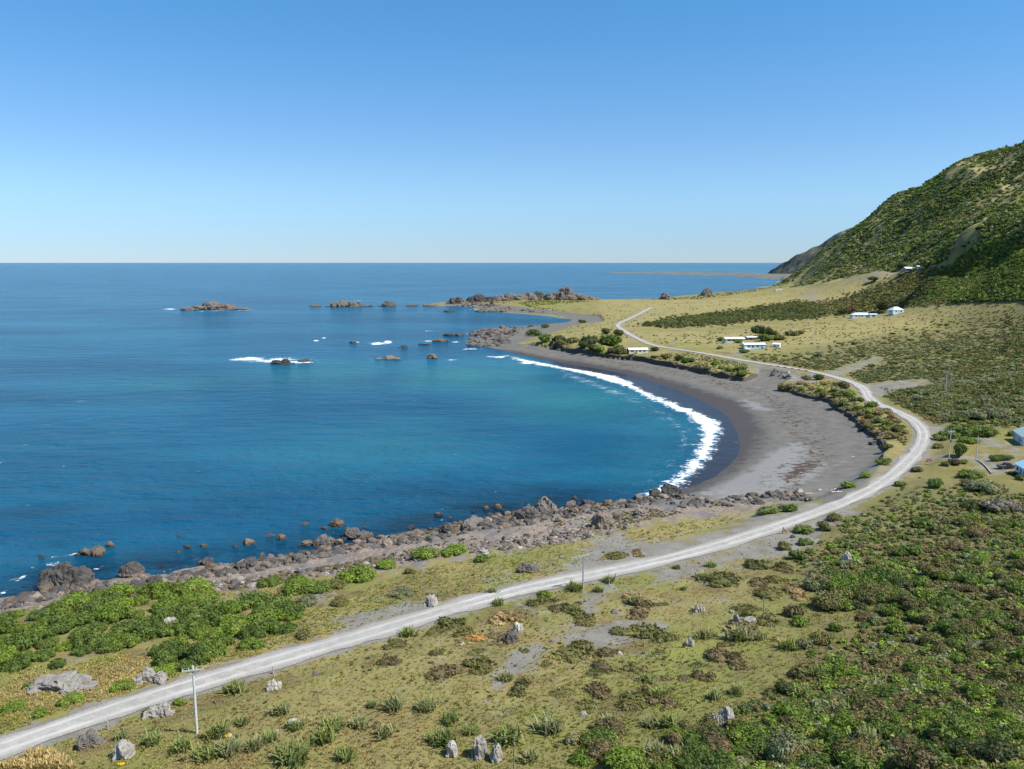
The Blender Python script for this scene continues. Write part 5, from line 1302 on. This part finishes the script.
def building(name, label, cat, loc, rz, L, D, eave, rise, wall, roof, front=(), side=(), hip=False, over=.35, chimney=None, porch=None):
    """walls, roof (ridge along the length) and openings; the front faces -Y before turning"""
    e = empty(name, loc, rz); tag(e, label, cat)
    h = L / 2; V = [(-h, 0, -1.2), (h, 0, -1.2), (h, D, -1.2), (-h, D, -1.2), (-h, 0, eave), (h, 0, eave), (h, D, eave), (-h, D, eave)]
    F = [[0, 1, 5, 4], [2, 3, 7, 6]]
    if hip: F += [[1, 2, 6, 5], [3, 0, 4, 7]]
    else:
        V += [(h, D / 2, eave + rise), (-h, D / 2, eave + rise)]; F += [[1, 2, 6, 8, 5], [3, 0, 4, 9, 7]]
    pyd("wall", V, F, wall, e)
    s_ = rise / (D / 2); z0 = eave - over * s_ + .05; zr = eave + rise + .05; th = .14; hh = h + over
    if hip:
        hr = max(h - D / 2, 0.05)
        B = [(-hh, -over, z0), (hh, -over, z0), (hh, D + over, z0), (-hh, D + over, z0), (-hr, D / 2, zr), (hr, D / 2, zr)]
        V = B + [(x, y, z - th) for x, y, z in B[:4]]
        F = [[0, 1, 5, 4], [1, 2, 5], [2, 3, 4, 5], [3, 0, 4], [0, 6, 7, 1], [1, 7, 8, 2], [2, 8, 9, 3], [3, 9, 6, 0], [9, 8, 7, 6]]
    else:
        B = [(-hh, -over, z0), (hh, -over, z0), (hh, D / 2, zr), (-hh, D / 2, zr), (hh, D + over, z0), (-hh, D + over, z0)]
        V = B + [(x, y, z - th) for x, y, z in B]
        F = [[0, 1, 2, 3], [3, 2, 4, 5], [7, 6, 9, 8], [8, 9, 11, 10], [0, 6, 7, 1], [4, 10, 11, 5], [1, 7, 8, 2], [2, 8, 10, 4], [3, 9, 6, 0], [5, 11, 9, 3]]
    r_ = pyd("roof", V, F, roof, e)
    if chimney is not None:
        MB().box(chimney - .3, chimney + .3, D / 2 - .3, D / 2 + .3, eave + rise * .5, eave + rise + .9).build("chimney", M_GREYW, r_)
    for (kind, x, z, w, ht) in front:
        if kind == "door":
            d = MB().box(x - w / 2, x + w / 2, -.05, .02, z, z + ht).build("door", M_DOOR if wall is not M_CREAM else M_DOORR, e); MB().box(x + w * .3, x + w * .3 + .08, -.11, -.05, z + 1, z + 1.08).build("handle", M_METAL, d)
        else:
            f = MB().box(x - w / 2, x + w / 2, -.06, .02, z, z + ht).build("window", M_FRAME, e); MB().box(x - w / 2 + .09, x + w / 2 - .09, -.072, -.05, z + .09, z + ht - .09).build("pane", M_GLASS, f)
    for (sg, y, z, w, ht) in side:
        xa = sg * h; o_ = sorted((xa - .02 * sg, xa + .06 * sg)); g_ = sorted((xa + .05 * sg, xa + .072 * sg))
        f = MB().box(o_[0], o_[1], y - w / 2, y + w / 2, z, z + ht).build("window", M_FRAME, e); MB().box(g_[0], g_[1], y - w / 2 + .09, y + w / 2 - .09, z + .09, z + ht - .09).build("pane", M_GLASS, f)
    if porch:
        x, w, d = porch
        p = MB().box(x - w / 2, x + w / 2, -d, -.02, -.6, .35).build("porch_deck", M_FRAME, e)
        m_ = MB()
        for xx in np.linspace(x - w / 2 + .1, x + w / 2 - .1, 4): m_.box(xx - .05, xx + .05, -d + .02, -d + .12, .35, 1.25)
        m_.box(x - w / 2, x + w / 2, -d + .03, -d + .11, 1.25, 1.33); m_.build("railing", M_FRAME, p)
    return e

def gp(px, py): return at(px, py)
def wscale(px, py):
    x, y, z = at(px, py); return px_scale(x, y, z)
x, y, z = gp(638.5, 353.5); k = wscale(638, 353)
building("cottage", "low cream beach cottage with pale roof beside the coastal road", "cottage", (x, y, z + .2), .10, 19 / k, 5.5, 2.6, 1.0, M_CREAM, M_RWHITE, [("window", -4.5, .9, 2.2, 1.2), ("door", -1.5, 0, .9, 2.0), ("window", 1.2, .9, 1.8, 1.2), ("window", 4.3, .9, 1.6, 1.2)], [(-1, 2.5, .9, 1.6, 1.2)], chimney=1.5)
x, y, z = gp(626.5, 352.5)
e = building("shed", "small dark shed with blue tarpaulin beside the cream cottage", "shed", (x, y, z + .1), .05, 3.6, 3.0, 2.3, .5, M_DARKW, M_RGREY, [("door", -.6, 0, .9, 1.9)])
MB().box(-1.7, 1.7, -.75, -.2, -.2, 1.2).build("tarpaulin", M_TARP, e)
x, y, z = gp(755, 349); k = wscale(755, 349)
building("house", "pale blue house with long white roof on the grassy flat", "house", (x, y, z + .4), .06, 22 / k, 7, 2.9, .85, M_BLUEW, M_RWHITE, [("window", -4.6, .7, 2.6, 1.5), ("window", -1.6, .7, 1.8, 1.5), ("window", 2.0, 1.0, 2.2, 1.2), ("door", 5.0, 0, 1.0, 2.1)], [(-1, 3, .9, 2.5, 1.3)], porch=(-6.0, 4.0, 2.4))
x, y, z = gp(735, 342.5); k = wscale(735, 342)
building("house", "white-roofed house with red door behind the pale blue house", "house", (x, y, z + .3), .08, 19 / k, 7, 2.8, .8, M_CREAM, M_RWHITE, [("window", -4.5, .8, 2.6, 1.4), ("window", -1.5, .8, 1.6, 1.4), ("door", .9, 0, 1.0, 2.0), ("window", 4.0, .9, 2.0, 1.2)], [(-1, 3, .9, 2.2, 1.2)], over=.6)
x, y, z = gp(752.5, 340); k = wscale(752, 340)
building("carport", "long low carport roof next to the red-doored house", "carport", (x, y, z + .2), .06, 10 / k, 5, 2.1, .4, M_GREYW, M_RWHITE, [("door", -1.5, 0, 2.2, 1.8)], over=.7)
x, y, z = gp(776, 347.5)
building("shed", "small white garden shed beside the pale blue house", "shed", (x, y, z + .2), -.5, 5.0, 4.2, 2.3, .7, M_WHITE, M_RWHITE, [("door", -.9, 0, 1.0, 1.9), ("window", 1.2, .9, .9, .8)])
x, y, z = gp(862, 318); k = wscale(862, 318)
building("house", "long white house with pale blue hipped roof below the scrub belt", "house", (x, y, z + .5), -.05, 19 / k, 8, 3.0, 2.0, M_WHITE, M_RPALE, [("window", -6, .9, 2.0, 1.5), ("door", -3.0, 0, 1.0, 2.1), ("window", 0, .9, 2.4, 1.4), ("window", 5, .9, 2.4, 1.4)], [(-1, 4, .9, 2.4, 1.4)], hip=True)
x, y, z = gp(874, 317); k = wscale(874, 317)
building("garage", "low white garage joined to the end of the long white house", "garage", (x, y + 1, z + .3), -.05, 7 / k, 6, 2.3, .9, M_WHITE, M_RPALE, [("door", 0, 0, 3.0, 2.0)])
x, y, z = gp(898.5, 313.5); k = wscale(898, 313)
building("house", "compact grey house with steep pale blue hipped roof by the hillside scrub", "house", (x, y, z + .3), .25, 12.5 / k, 9, 3.6, 3.0, M_PALEBLUE, M_RPALE, [("window", -3, 1, 2.0, 1.6), ("door", .4, 0, 1.0, 2.1), ("window", 3.2, 1, 2.2, 1.6)], [(-1, 4, 1, 2.5, 1.6)], hip=True)
x, y, z = gp(911.5, 271); k = wscale(911, 271)
building("house", "highest house, walls coloured dark for shade under a white roof, on the hill's foot", "house", (x, y, z + .3), .05, 11 / k, 9, 3.4, 1.6, M_GREYW, M_RWHITE, [("window", -4, .9, 3.0, 1.7), ("door", 0, 0, 1.2, 2.1), ("window", 4, .9, 3.0, 1.7)], over=1.0)  # shade on the walls is put into the grey board colour
x, y, z = gp(920, 268.5)
building("shed", "white-roofed shed beside the highest house on the hill's foot", "shed", (x, y, z + .3), .05, 7, 5, 2.6, .8, M_GREYW, M_RWHITE, [("door", 0, 0, 2.4, 2.1)], over=.5)  # grey walls carry painted shade, like the house next to it
x, y, z = gp(779, 291); k = wscale(779, 290)
building("hut", "small pale hut alone at the seaward foot of the hill", "hut", (x, y, z + .2), .1, 6.5 / k, 6, 2.6, 1.0, M_CREAM, M_RGREY, [("window", -3, .9, 2, 1.2), ("door", 1, 0, 1.2, 2.0)])
x, y, z = gp(896, 270.6)
e = empty("water_tank", (x, y, z)); tag(e, "blue water tank at the end of the hillside driveway", "water tank"); MB().cyl((0, 0, -.5), (0, 0, 2.8), 1.9, n=20).build("tank_body", M_RBLUE, e); MB().cyl((0, 0, 2.8), (0, 0, 3.2), 1.95, .3, 20).build("lid", M_RBLUE, e)
# the two buildings by the lawn: long walls run from the far corner towards the camera
def facing(p0, p1):
    a = np.array(gp(*p0)); b = np.array(gp(*p1)); return a, b, math.atan2(b[1] - a[1], b[0] - a[0])
a_, b_, an = facing((1013, 439), (1024.5, 447.5)); L_ = 11.5; d_ = np.array([math.cos(an), math.sin(an)]); c_ = a_[:2] + d_ * L_ / 2
building("shed", "long very pale blue shed with grey-green roof above the lawn", "shed", (c_[0], c_[1], min(a_[2], b_[2]) + .2), an, L_, 6.5, 3.0, 1.5, M_PALEBLUE, M_RGREEN, [("door", -4.6, 0, 1.1, 2.2), ("window", -2.4, 1, 1.0, 1.1), ("window", -.2, .9, 1.2, 1.3), ("door", 1.8, 0, 1.0, 2.1), ("window", 4, 1, 1.4, 1.1)], [(-1, 3.2, 1.0, 1.4, 1.2)])
a_, b_, an = facing((1014.5, 472.5), (1024.5, 478)); L_ = 9.0; d_ = np.array([math.cos(an), math.sin(an)]); c_ = a_[:2] + d_ * L_ / 2
building("cabin", "blue-roofed cabin with blue-grey walls at the end of the driveway", "cabin", (c_[0], c_[1], min(a_[2], b_[2]) + .2), an, L_, 6.0, 2.7, 1.3, M_PALEBLUE, M_RBLUE, [("window", -2.6, .9, 1.5, 1.2), ("door", -.4, 0, .95, 2.0), ("window", 2.2, .9, 1.6, 1.2)], [(-1, 3, 1.0, 1.6, 1.1)])
# hedge, kerb, parked pickup
x, y, z = gp(1003, 461.5)
hv, hq, _ = bush_shape(1201, 2600, 26, .05, .9, 3, .9); 
hv = np.stack([np.clip(hv[:, 0] * 3.6, -3.9, 3.9), np.clip(hv[:, 1] * 1.3, -1.3, 1.3), np.clip(hv[:, 2] * 2.6, -.2, 1.9 + .08 * np.sin(hv[:, 0] * 9))], 1)
tag(link("hedge", mesh_np("hedge", hv, hq, LEAF, {"col": np.tile(PAL["green"], (len(hv), 1))}), None, (x, y + 1, z), .03), "trimmed box-shaped hedge beside the gravel forecourt", "hedge")
kl = at_many(catmull([(976, 460.5), (981, 463), (986, 467.5), (991.5, 474)], 4)); mb = MB()
for p, q_ in zip(kl[:-1], kl[1:]):
    d = Vector(q_) - Vector(p); nn = Vector((-d.y, d.x, 0)).normalized() * .12; o = len(mb.V)
    for b in (p, q_):
        for sg in (-1, 1):
            for zz in (-.3, .42): mb.V.append((b[0] + nn.x * sg, b[1] + nn.y * sg, b[2] + zz))
    mb.F += [[o, o + 1, o + 5, o + 4], [o + 2, o + 6, o + 7, o + 3], [o + 1, o + 3, o + 7, o + 5], [o, o + 2, o + 3, o + 1], [o + 4, o + 5, o + 7, o + 6]]
tag(mb.build("retaining_kerb", M_WOOD), "low dark timber edging curving between the lawn and the forecourt", "edging")
M_PAINT = simple("dark_car_paint", (0.03, 0.035, 0.045), .3, .5, .05); M_TYRE = simple("tyre_rubber", (0.02, 0.02, 0.02), .9, .2, .1); M_LAMP = simple("lamp_glass", (0.6, 0.2, 0.15), .2, .5, .05)
x, y, z = gp(1006, 468.5); e = empty("pickup_truck", (x, y, z + .03), math.radians(4)); tag(e, "dark pickup truck with open tray parked between hedge and cabin", "pickup truck")
pyd("body", [(-2.5, -.9, .45), (2.5, -.9, .45), (2.5, .9, .45), (-2.5, .9, .45), (-2.5, -.9, .95), (2.5, -.9, .95), (2.5, .9, .95), (-2.5, .9, .95), (1.35, -.9, 1.05), (1.35, .9, 1.05), (.9, -.78, 1.75), (.9, .78, 1.75), (-.5, -.78, 1.75), (-.5, .78, 1.75), (-.7, -.9, 1.0), (-.7, .9, 1.0)],
    [[3, 2, 1, 0], [0, 1, 5, 8, 14, 4], [2, 3, 7, 15, 9, 6], [1, 2, 6, 5], [3, 0, 4, 7], [5, 6, 9, 8], [4, 14, 15, 7], [8, 9, 11, 10], [10, 11, 13, 12], [12, 13, 15, 14], [8, 10, 12, 14], [9, 15, 13, 11]], M_PAINT, e)
MB().box(-.35, .95, -.905, .905, 1.15, 1.6).build("side_window", M_GLASS, e); MB().box(-2.5, -.75, -.95, -.85, .95, 1.25).box(-2.5, -.75, .85, .95, .95, 1.25).box(-2.55, -2.45, -.85, .85, .95, 1.25).build("tray", M_METAL, e)
for wx in (-1.6, 1.6):
    for wy in (-1, 1):
        w_ = MB().cyl((wx, wy * .95, .36), (wx, wy * .7, .36), .36, n=18).build("wheel", M_TYRE, e); MB().cyl((wx, wy * .965, .36), (wx, wy * .94, .36), .2, n=14).build("rim", M_METAL, w_)
for wy in (-1, 1): MB().box(2.49, 2.54, wy * .75 - .15, wy * .75 + .15, .68, .85).build("headlight", M_PORC, e)

# ------------------------------------------------------------------ poles, wires, posts
def pole_height(px, py, top):
    x, y, z = at(px, py)
    lo, hi = 0.5, 25
    for _ in range(40):
        m_ = (lo + hi) / 2
        if project(np.array(x), np.array(y), z + m_)[1] > top: lo = m_
        else: hi = m_
    return x, y, z, lo
HEADS = {}
def power_pole(px, py, top, label, mat, r=.16, arm=0.0, arm_rot=0.0, can=False, lean=0.0, name="power_pole", cat="power pole", cap=False, group=None):
    x, y, z, h = pole_height(px, py, top)
    e = empty(name, (x, y, z), arm_rot); tag(e, label, cat, group)
    e.rotation_euler[1] = lean
    MB().cyl((0, 0, -.6), (0, 0, h), r, r * .68, 14).build("pole", mat, e)
    pts = []
    if arm:
        ca = MB().box(-arm / 2, arm / 2, -r - .12, -r * .6, h - .55, h - .40).build("crossarm", M_WOOD, e)
        MB().cyl((-arm * .33, -r - .03, h - .55), (0, -r * .8, h - 1.15), .03, n=6).cyl((arm * .33, -r - .03, h - .55), (0, -r * .8, h - 1.15), .03, n=6).build("brace", M_METAL, e)
        for q in (-.46, -.18, .18, .46):
            MB().cyl((arm * q, -r - .04, h - .40), (arm * q, -r - .04, h - .14), .07, .05, 10).build("insulator", M_PORC, ca)
            pts.append(Vector((arm * q, -r - .04, h - .13)))
    else:
        MB().cyl((0, 0, h), (0, 0, h + .12), r * .8, r * .4, 12).build("cap", M_METAL, e); pts.append(Vector((0, 0, h + .1)))
    if can: MB().cyl((0, -r - .30, h * .62), (0, -r - .30, h * .62 + .95), .27, n=14).build("transformer", M_METAL, e)
    mw = Matrix.Translation(e.location) @ e.rotation_euler.to_matrix().to_4x4()
    HEADS[label] = [mw @ p for p in pts]
    return label
GP = "power poles along the coast"
P1 = power_pole(197, 733, 666, "tall white concrete power pole standing beside the near road", M_CONC, .19, 2.6, .25, group=GP)
P2 = power_pole(583, 590, 553, "wooden power pole with a crossarm beside the gravel pull-off", M_WOOD, .17, 2.4, .5, group=GP)
P3 = power_pole(948.5, 461.5, 430, "power pole carrying a grey transformer at the lawn edge", M_CONC, .19, 2.6, .35, True, group=GP)
P4 = power_pole(976, 461, 436, "plain pale pole without a crossarm at the forecourt corner", M_CONC, .16, group=GP)
P5 = power_pole(945.5, 391.5, 371, "wide-armed power pole standing out in the mid scrub", M_CONC, .19, 3.8, .05, group=GP)
P6 = power_pole(763, 621, 592, "slim green-grey timber pole alone in the lush grass", M_WOODG, .10, name="timber_pole", cat="pole")
P7 = power_pole(514, 777, 738, "thin green-grey timber pole rising from the bottom edge", M_WOODG, .09, name="timber_pole", cat="pole")
P8 = power_pole(789.5, 338, 322, "grey power pole among the bushes behind the garden shed", M_WOOD, .18, 2.2, .1, group=GP)
P9 = power_pole(813.8, 345.5, 331, "pale power pole on the grass inland of the garden shed", M_CONC, .2, 2.6, .1, group=GP)
P10 = power_pole(672.5, 350, 338, "white power pole beside the road past the cream cottage", M_CONC, .18, group=GP)
P11 = power_pole(768, 329, 319, "distant grey power pole in front of the dark scrub belt", M_WOOD, .18, 2.0, .1, group=GP)
P12 = power_pole(760, 322, 312.5, "far thin pole amid the dark scrub belt", M_WOOD, .18, group=GP)
def wires(a, b, label, sag=1.2, n=2):
    mb = MB(); A, B = HEADS[a], HEADS[b]
    for k in range(n):
        p = A[min(k * 3, len(A) - 1)]; q = B[min(k * 3, len(B) - 1)]
        prev = p
        for i in range(1, 25):
            t_ = i / 24; c = p.lerp(q, t_); c.z -= sag * 4 * t_ * (1 - t_); mb.cyl(prev, c, .015, n=5); prev = c
    tag(mb.build("power_line", M_WIRE), label, "power line")
wires(P1, P2, "thin wires strung from the white pole to the pull-off pole", 3.0)
wires(P2, P3, "thin wires strung from the pull-off pole to the transformer pole", 4.5)
wires(P3, P4, "short service wire from the transformer pole to the plain pale pole", .4, 1)
wires(P3, P5, "thin wires strung from the transformer pole to the scrub pole", 2.5)
def fence_post(px, py, label, h=1.25):
    x, y, z = at(px, py); e = MB().cyl((0, 0, -.3), (.03, 0, h), .10, .085, 8).build("fence_post", M_WOOD); e.location = (x, y, z); tag(e, label, "fence post", "weathered posts beside the road")
for (px, py, lab) in [(635.5, 579, "weathered post just past the roadside flax by the pull-off"), (661, 571.5, "weathered post mid-way along the gravel verge opposite the pull-off"), (687, 566.5, "weathered post opposite the end of the gravel pull-off"), (838.6, 523, "weathered post close below the driftwood pile's road stretch"), (856, 517.5, "pale weathered post at the grass edge inside the road curve"),
                      (108, 730, "short pale marker post beside the near road stretch"), (273, 674, "short dark post on the verge past the white pole"), (609, 585, "pale stub post beside the flax by the wooden power pole"), (640.5, 338.5, "tiny post beside the far end of the coastal road")]:
    fence_post(px, py, lab)
x, y, z = gp(783, 534); e = empty("iron_frame", (x, y, z), .2); tag(e, "rusty A-shaped iron frame standing in gravel below the road", "iron frame")
MB().cyl((-.1, 0, -.2), (-.05, 0, 1.75), .09, n=8).build("upright", M_RUST, e); MB().cyl((1.15, 0, -.1), (0, 0, 1.55), .08, n=8).build("strut", M_RUST, e); MB().cyl((-.05, 0, .8), (.55, 0, .8), .06, n=8).build("rail", M_RUST, e)
def log(px, py, Lm, r, rz, label, tilt=0.0, dz=0.0, group="driftwood logs on the upper beach"):
    x, y, z = at(px, py); mb = MB(); p = Vector((-Lm / 2, 0, 0)); rr = random.Random(int(px * 7 + py))
    for i in range(6):
        q = Vector((-Lm / 2 + Lm * (i + 1) / 6, rr.uniform(-.06, .06) * Lm * .3, rr.uniform(-.03, .05))); mb.cyl(p, q, r * (1 - i * .08), r * (1 - (i + 1) * .08), 9); p = q
    mb.cyl((Lm * .1, 0, 0), (Lm * .22, r * 3.5, r * 1.5), r * .5, r * .25, 7)
    o = mb.build("driftwood_log", M_DRIFT); o.location = (x, y, z + r + dz); o.rotation_euler = (0, tilt, rz); tag(o, label, "driftwood", group)
log(837, 492.5, 3.4, .20, .12, "lowest bleached log of the stack on the upper beach")
log(838.5, 489.5, 3.6, .18, .35, "upper bleached log lying across the stack on the upper beach", -.06, .15)
log(834, 490.8, 2.2, .16, -.1, "short bleached log at the seaward end of the stack")
log(757, 388, 3, .2, -.6, "bleached log alone near the stream mouth", 0)
log(776, 395.5, 4.2, .22, -.7, "long bleached log below the bank by the stream")
log(809, 494, 2.4, .18, .1, "pale log lying on the rocks at the near end of the beach")
log(820, 490.5, 1.6, .2, .7, "stubby pale log beside the near end of the beach")
log(853, 457, 1.4, .14, .1, "tiny pale log out on the open upper beach")
log(811, 500, 2.6, .2, .15, "bleached log against the roadside grass of the beach end")
M_RED = simple("red_edge_paint", (0.62, 0.16, 0.10), .6, .3, .1)
for i, (px, py) in enumerate([(771, 366.2), (778, 366.9), (785, 367.8), (792, 368.9), (799, 370), (806, 371.2)]):
    x, y, z = at(px, py); o = MB().box(-.75, .75, -.14, .14, 0, .45).build("kerb_block", M_RED); o.location = (x, y, z + .12); o.rotation_euler = (0, 0, -.35)
    tag(o, f"{['first', 'second', 'third', 'fourth', 'fifth', 'last'][i]} red-painted kerb block edging the stream crossing, counted from the cottage side", "kerb block", "red kerb blocks at the stream crossing")
x, y, z = gp(929, 461.5); e = empty("picnic_bench", (x, y, z), .1); tag(e, "small reddish wooden bench on the lawn beside the driveway mouth", "bench")
MB().box(-.9, .9, -.2, .2, .40, .46).build("seat", M_RUST, e)
for q in (-.7, .7): MB().box(q - .06, q + .06, -.18, .18, -.1, .40).build("leg", M_RUST, e)
MB().box(-.9, .9, .2, .25, .55, .9).build("backrest", M_RUST, e)
for (px, py, lab) in [(121, 765, "yellow flowering clump at the foot of the big grey boulder"), (226, 737, "yellow flowering clump among the flax by the white pole")]:
    x, y, z = at(px, py); o = link("flower_clump", bush_mesh("bush", 1, "yellow"), None, (x, y, z), 0, (.45, .45, .4)); tag(o, lab, "flowers")

# ------------------------------------------------------------------ labels: each plant and boulder named by its look and by what stands near it
LM = [("the tall white power pole", 197, 725), ("the pull-off power pole", 583, 578), ("the slim grassland pole", 763, 612), ("the thin bottom-edge pole", 514, 760), ("the transformer pole", 948, 452), ("the plain pale pole", 976, 452),
      ("the big dark shore rock", 59, 582), ("the lone wedge-shaped boulder", 603, 524), ("the white rock cluster", 725, 722), ("the tall white pointed rock", 479, 755), ("the white toothed outcrop", 747, 622), ("the rusty iron frame", 783, 532),
      ("the driftwood stack", 838, 491), ("the bare gravel patch", 618, 630), ("the gravel pull-off", 670, 545), ("the long grey outcrop", 53, 690), ("the leafless shrub", 1003, 508), ("the roadside pale outcrop", 154, 716), ("the outcrop below the thicket", 150, 684),
      ("the cream cottage", 638, 352), ("the pale blue house", 755, 347), ("the stream crossing", 788, 370), ("the road junction", 876, 391), ("the hooked road bend", 925, 434), ("the surf's near end", 655, 494), ("the pale slab rock", 320, 545),
      ("the outreaching dark rock", 355, 538), ("the broad jagged rock", 526, 516), ("the upright shallows rock", 548, 509), ("the dark shore block", 246, 568), ("the pointed pale crag", 569, 297), ("the little cove", 571, 320), ("the thicket's bare rock", 168, 630),
      ("the dark thicket's white rock", 871, 600), ("the upper white slope rock", 849, 560), ("the big roadside boulder", 120, 760), ("the flax-side white rock", 292, 727), ("the twin grass rocks", 514, 640), ("the verge's white rock", 431, 606), ("the stony spit's tip", 464, 336),
      ("the roadside shrub pair", 782, 513), ("the blue-roofed cabin", 1018, 472), ("the rock past the white pole", 272, 690)]
ORD = ["first", "second", "third", "fourth", "fifth", "sixth", "seventh", "eighth", "ninth", "tenth", "eleventh", "twelfth", "thirteenth", "fourteenth", "fifteenth", "sixteenth", "seventeenth", "eighteenth", "nineteenth", "twentieth"]
by = {}
for (o, look, px, py, w) in LAB:
    d = [math.hypot(px - m_[1], (py - m_[2]) * 1.5) for m_ in LM]; k = int(np.argmin(d)); n_, lx, ly = LM[k]
    dx, dy = px - lx, (py - ly) * 1.5
    if d[k] < 9: rel = "right beside" if False else "close against"
    elif abs(dx) > abs(dy): rel = "inland of" if dx > 0 else "seaward of"
    else: rel = "in front of" if dy > 0 else "beyond"
    far_ = "well " if d[k] > 75 else ("just " if d[k] < 28 and rel != "close against" else "")
    by.setdefault(f"{look} {far_}{rel} {n_}", []).append((px, o, look))
for lab, v in by.items():
    v.sort(key=lambda q: q[0])
    for i, (_, o, look) in enumerate(v):
        full = lab if len(v) == 1 else f"{lab}, {ORD[min(i, 19)]} counting inland"
        if len(full.split()) > 16: full = full.replace("medium-sized ", "").replace("counting inland", "inland").replace("slope shrub", "shrub").replace("rounded shrub by the upper track", "rounded trackside shrub")
        if len(full.split()) > 16: full = look
        o["label"] = full
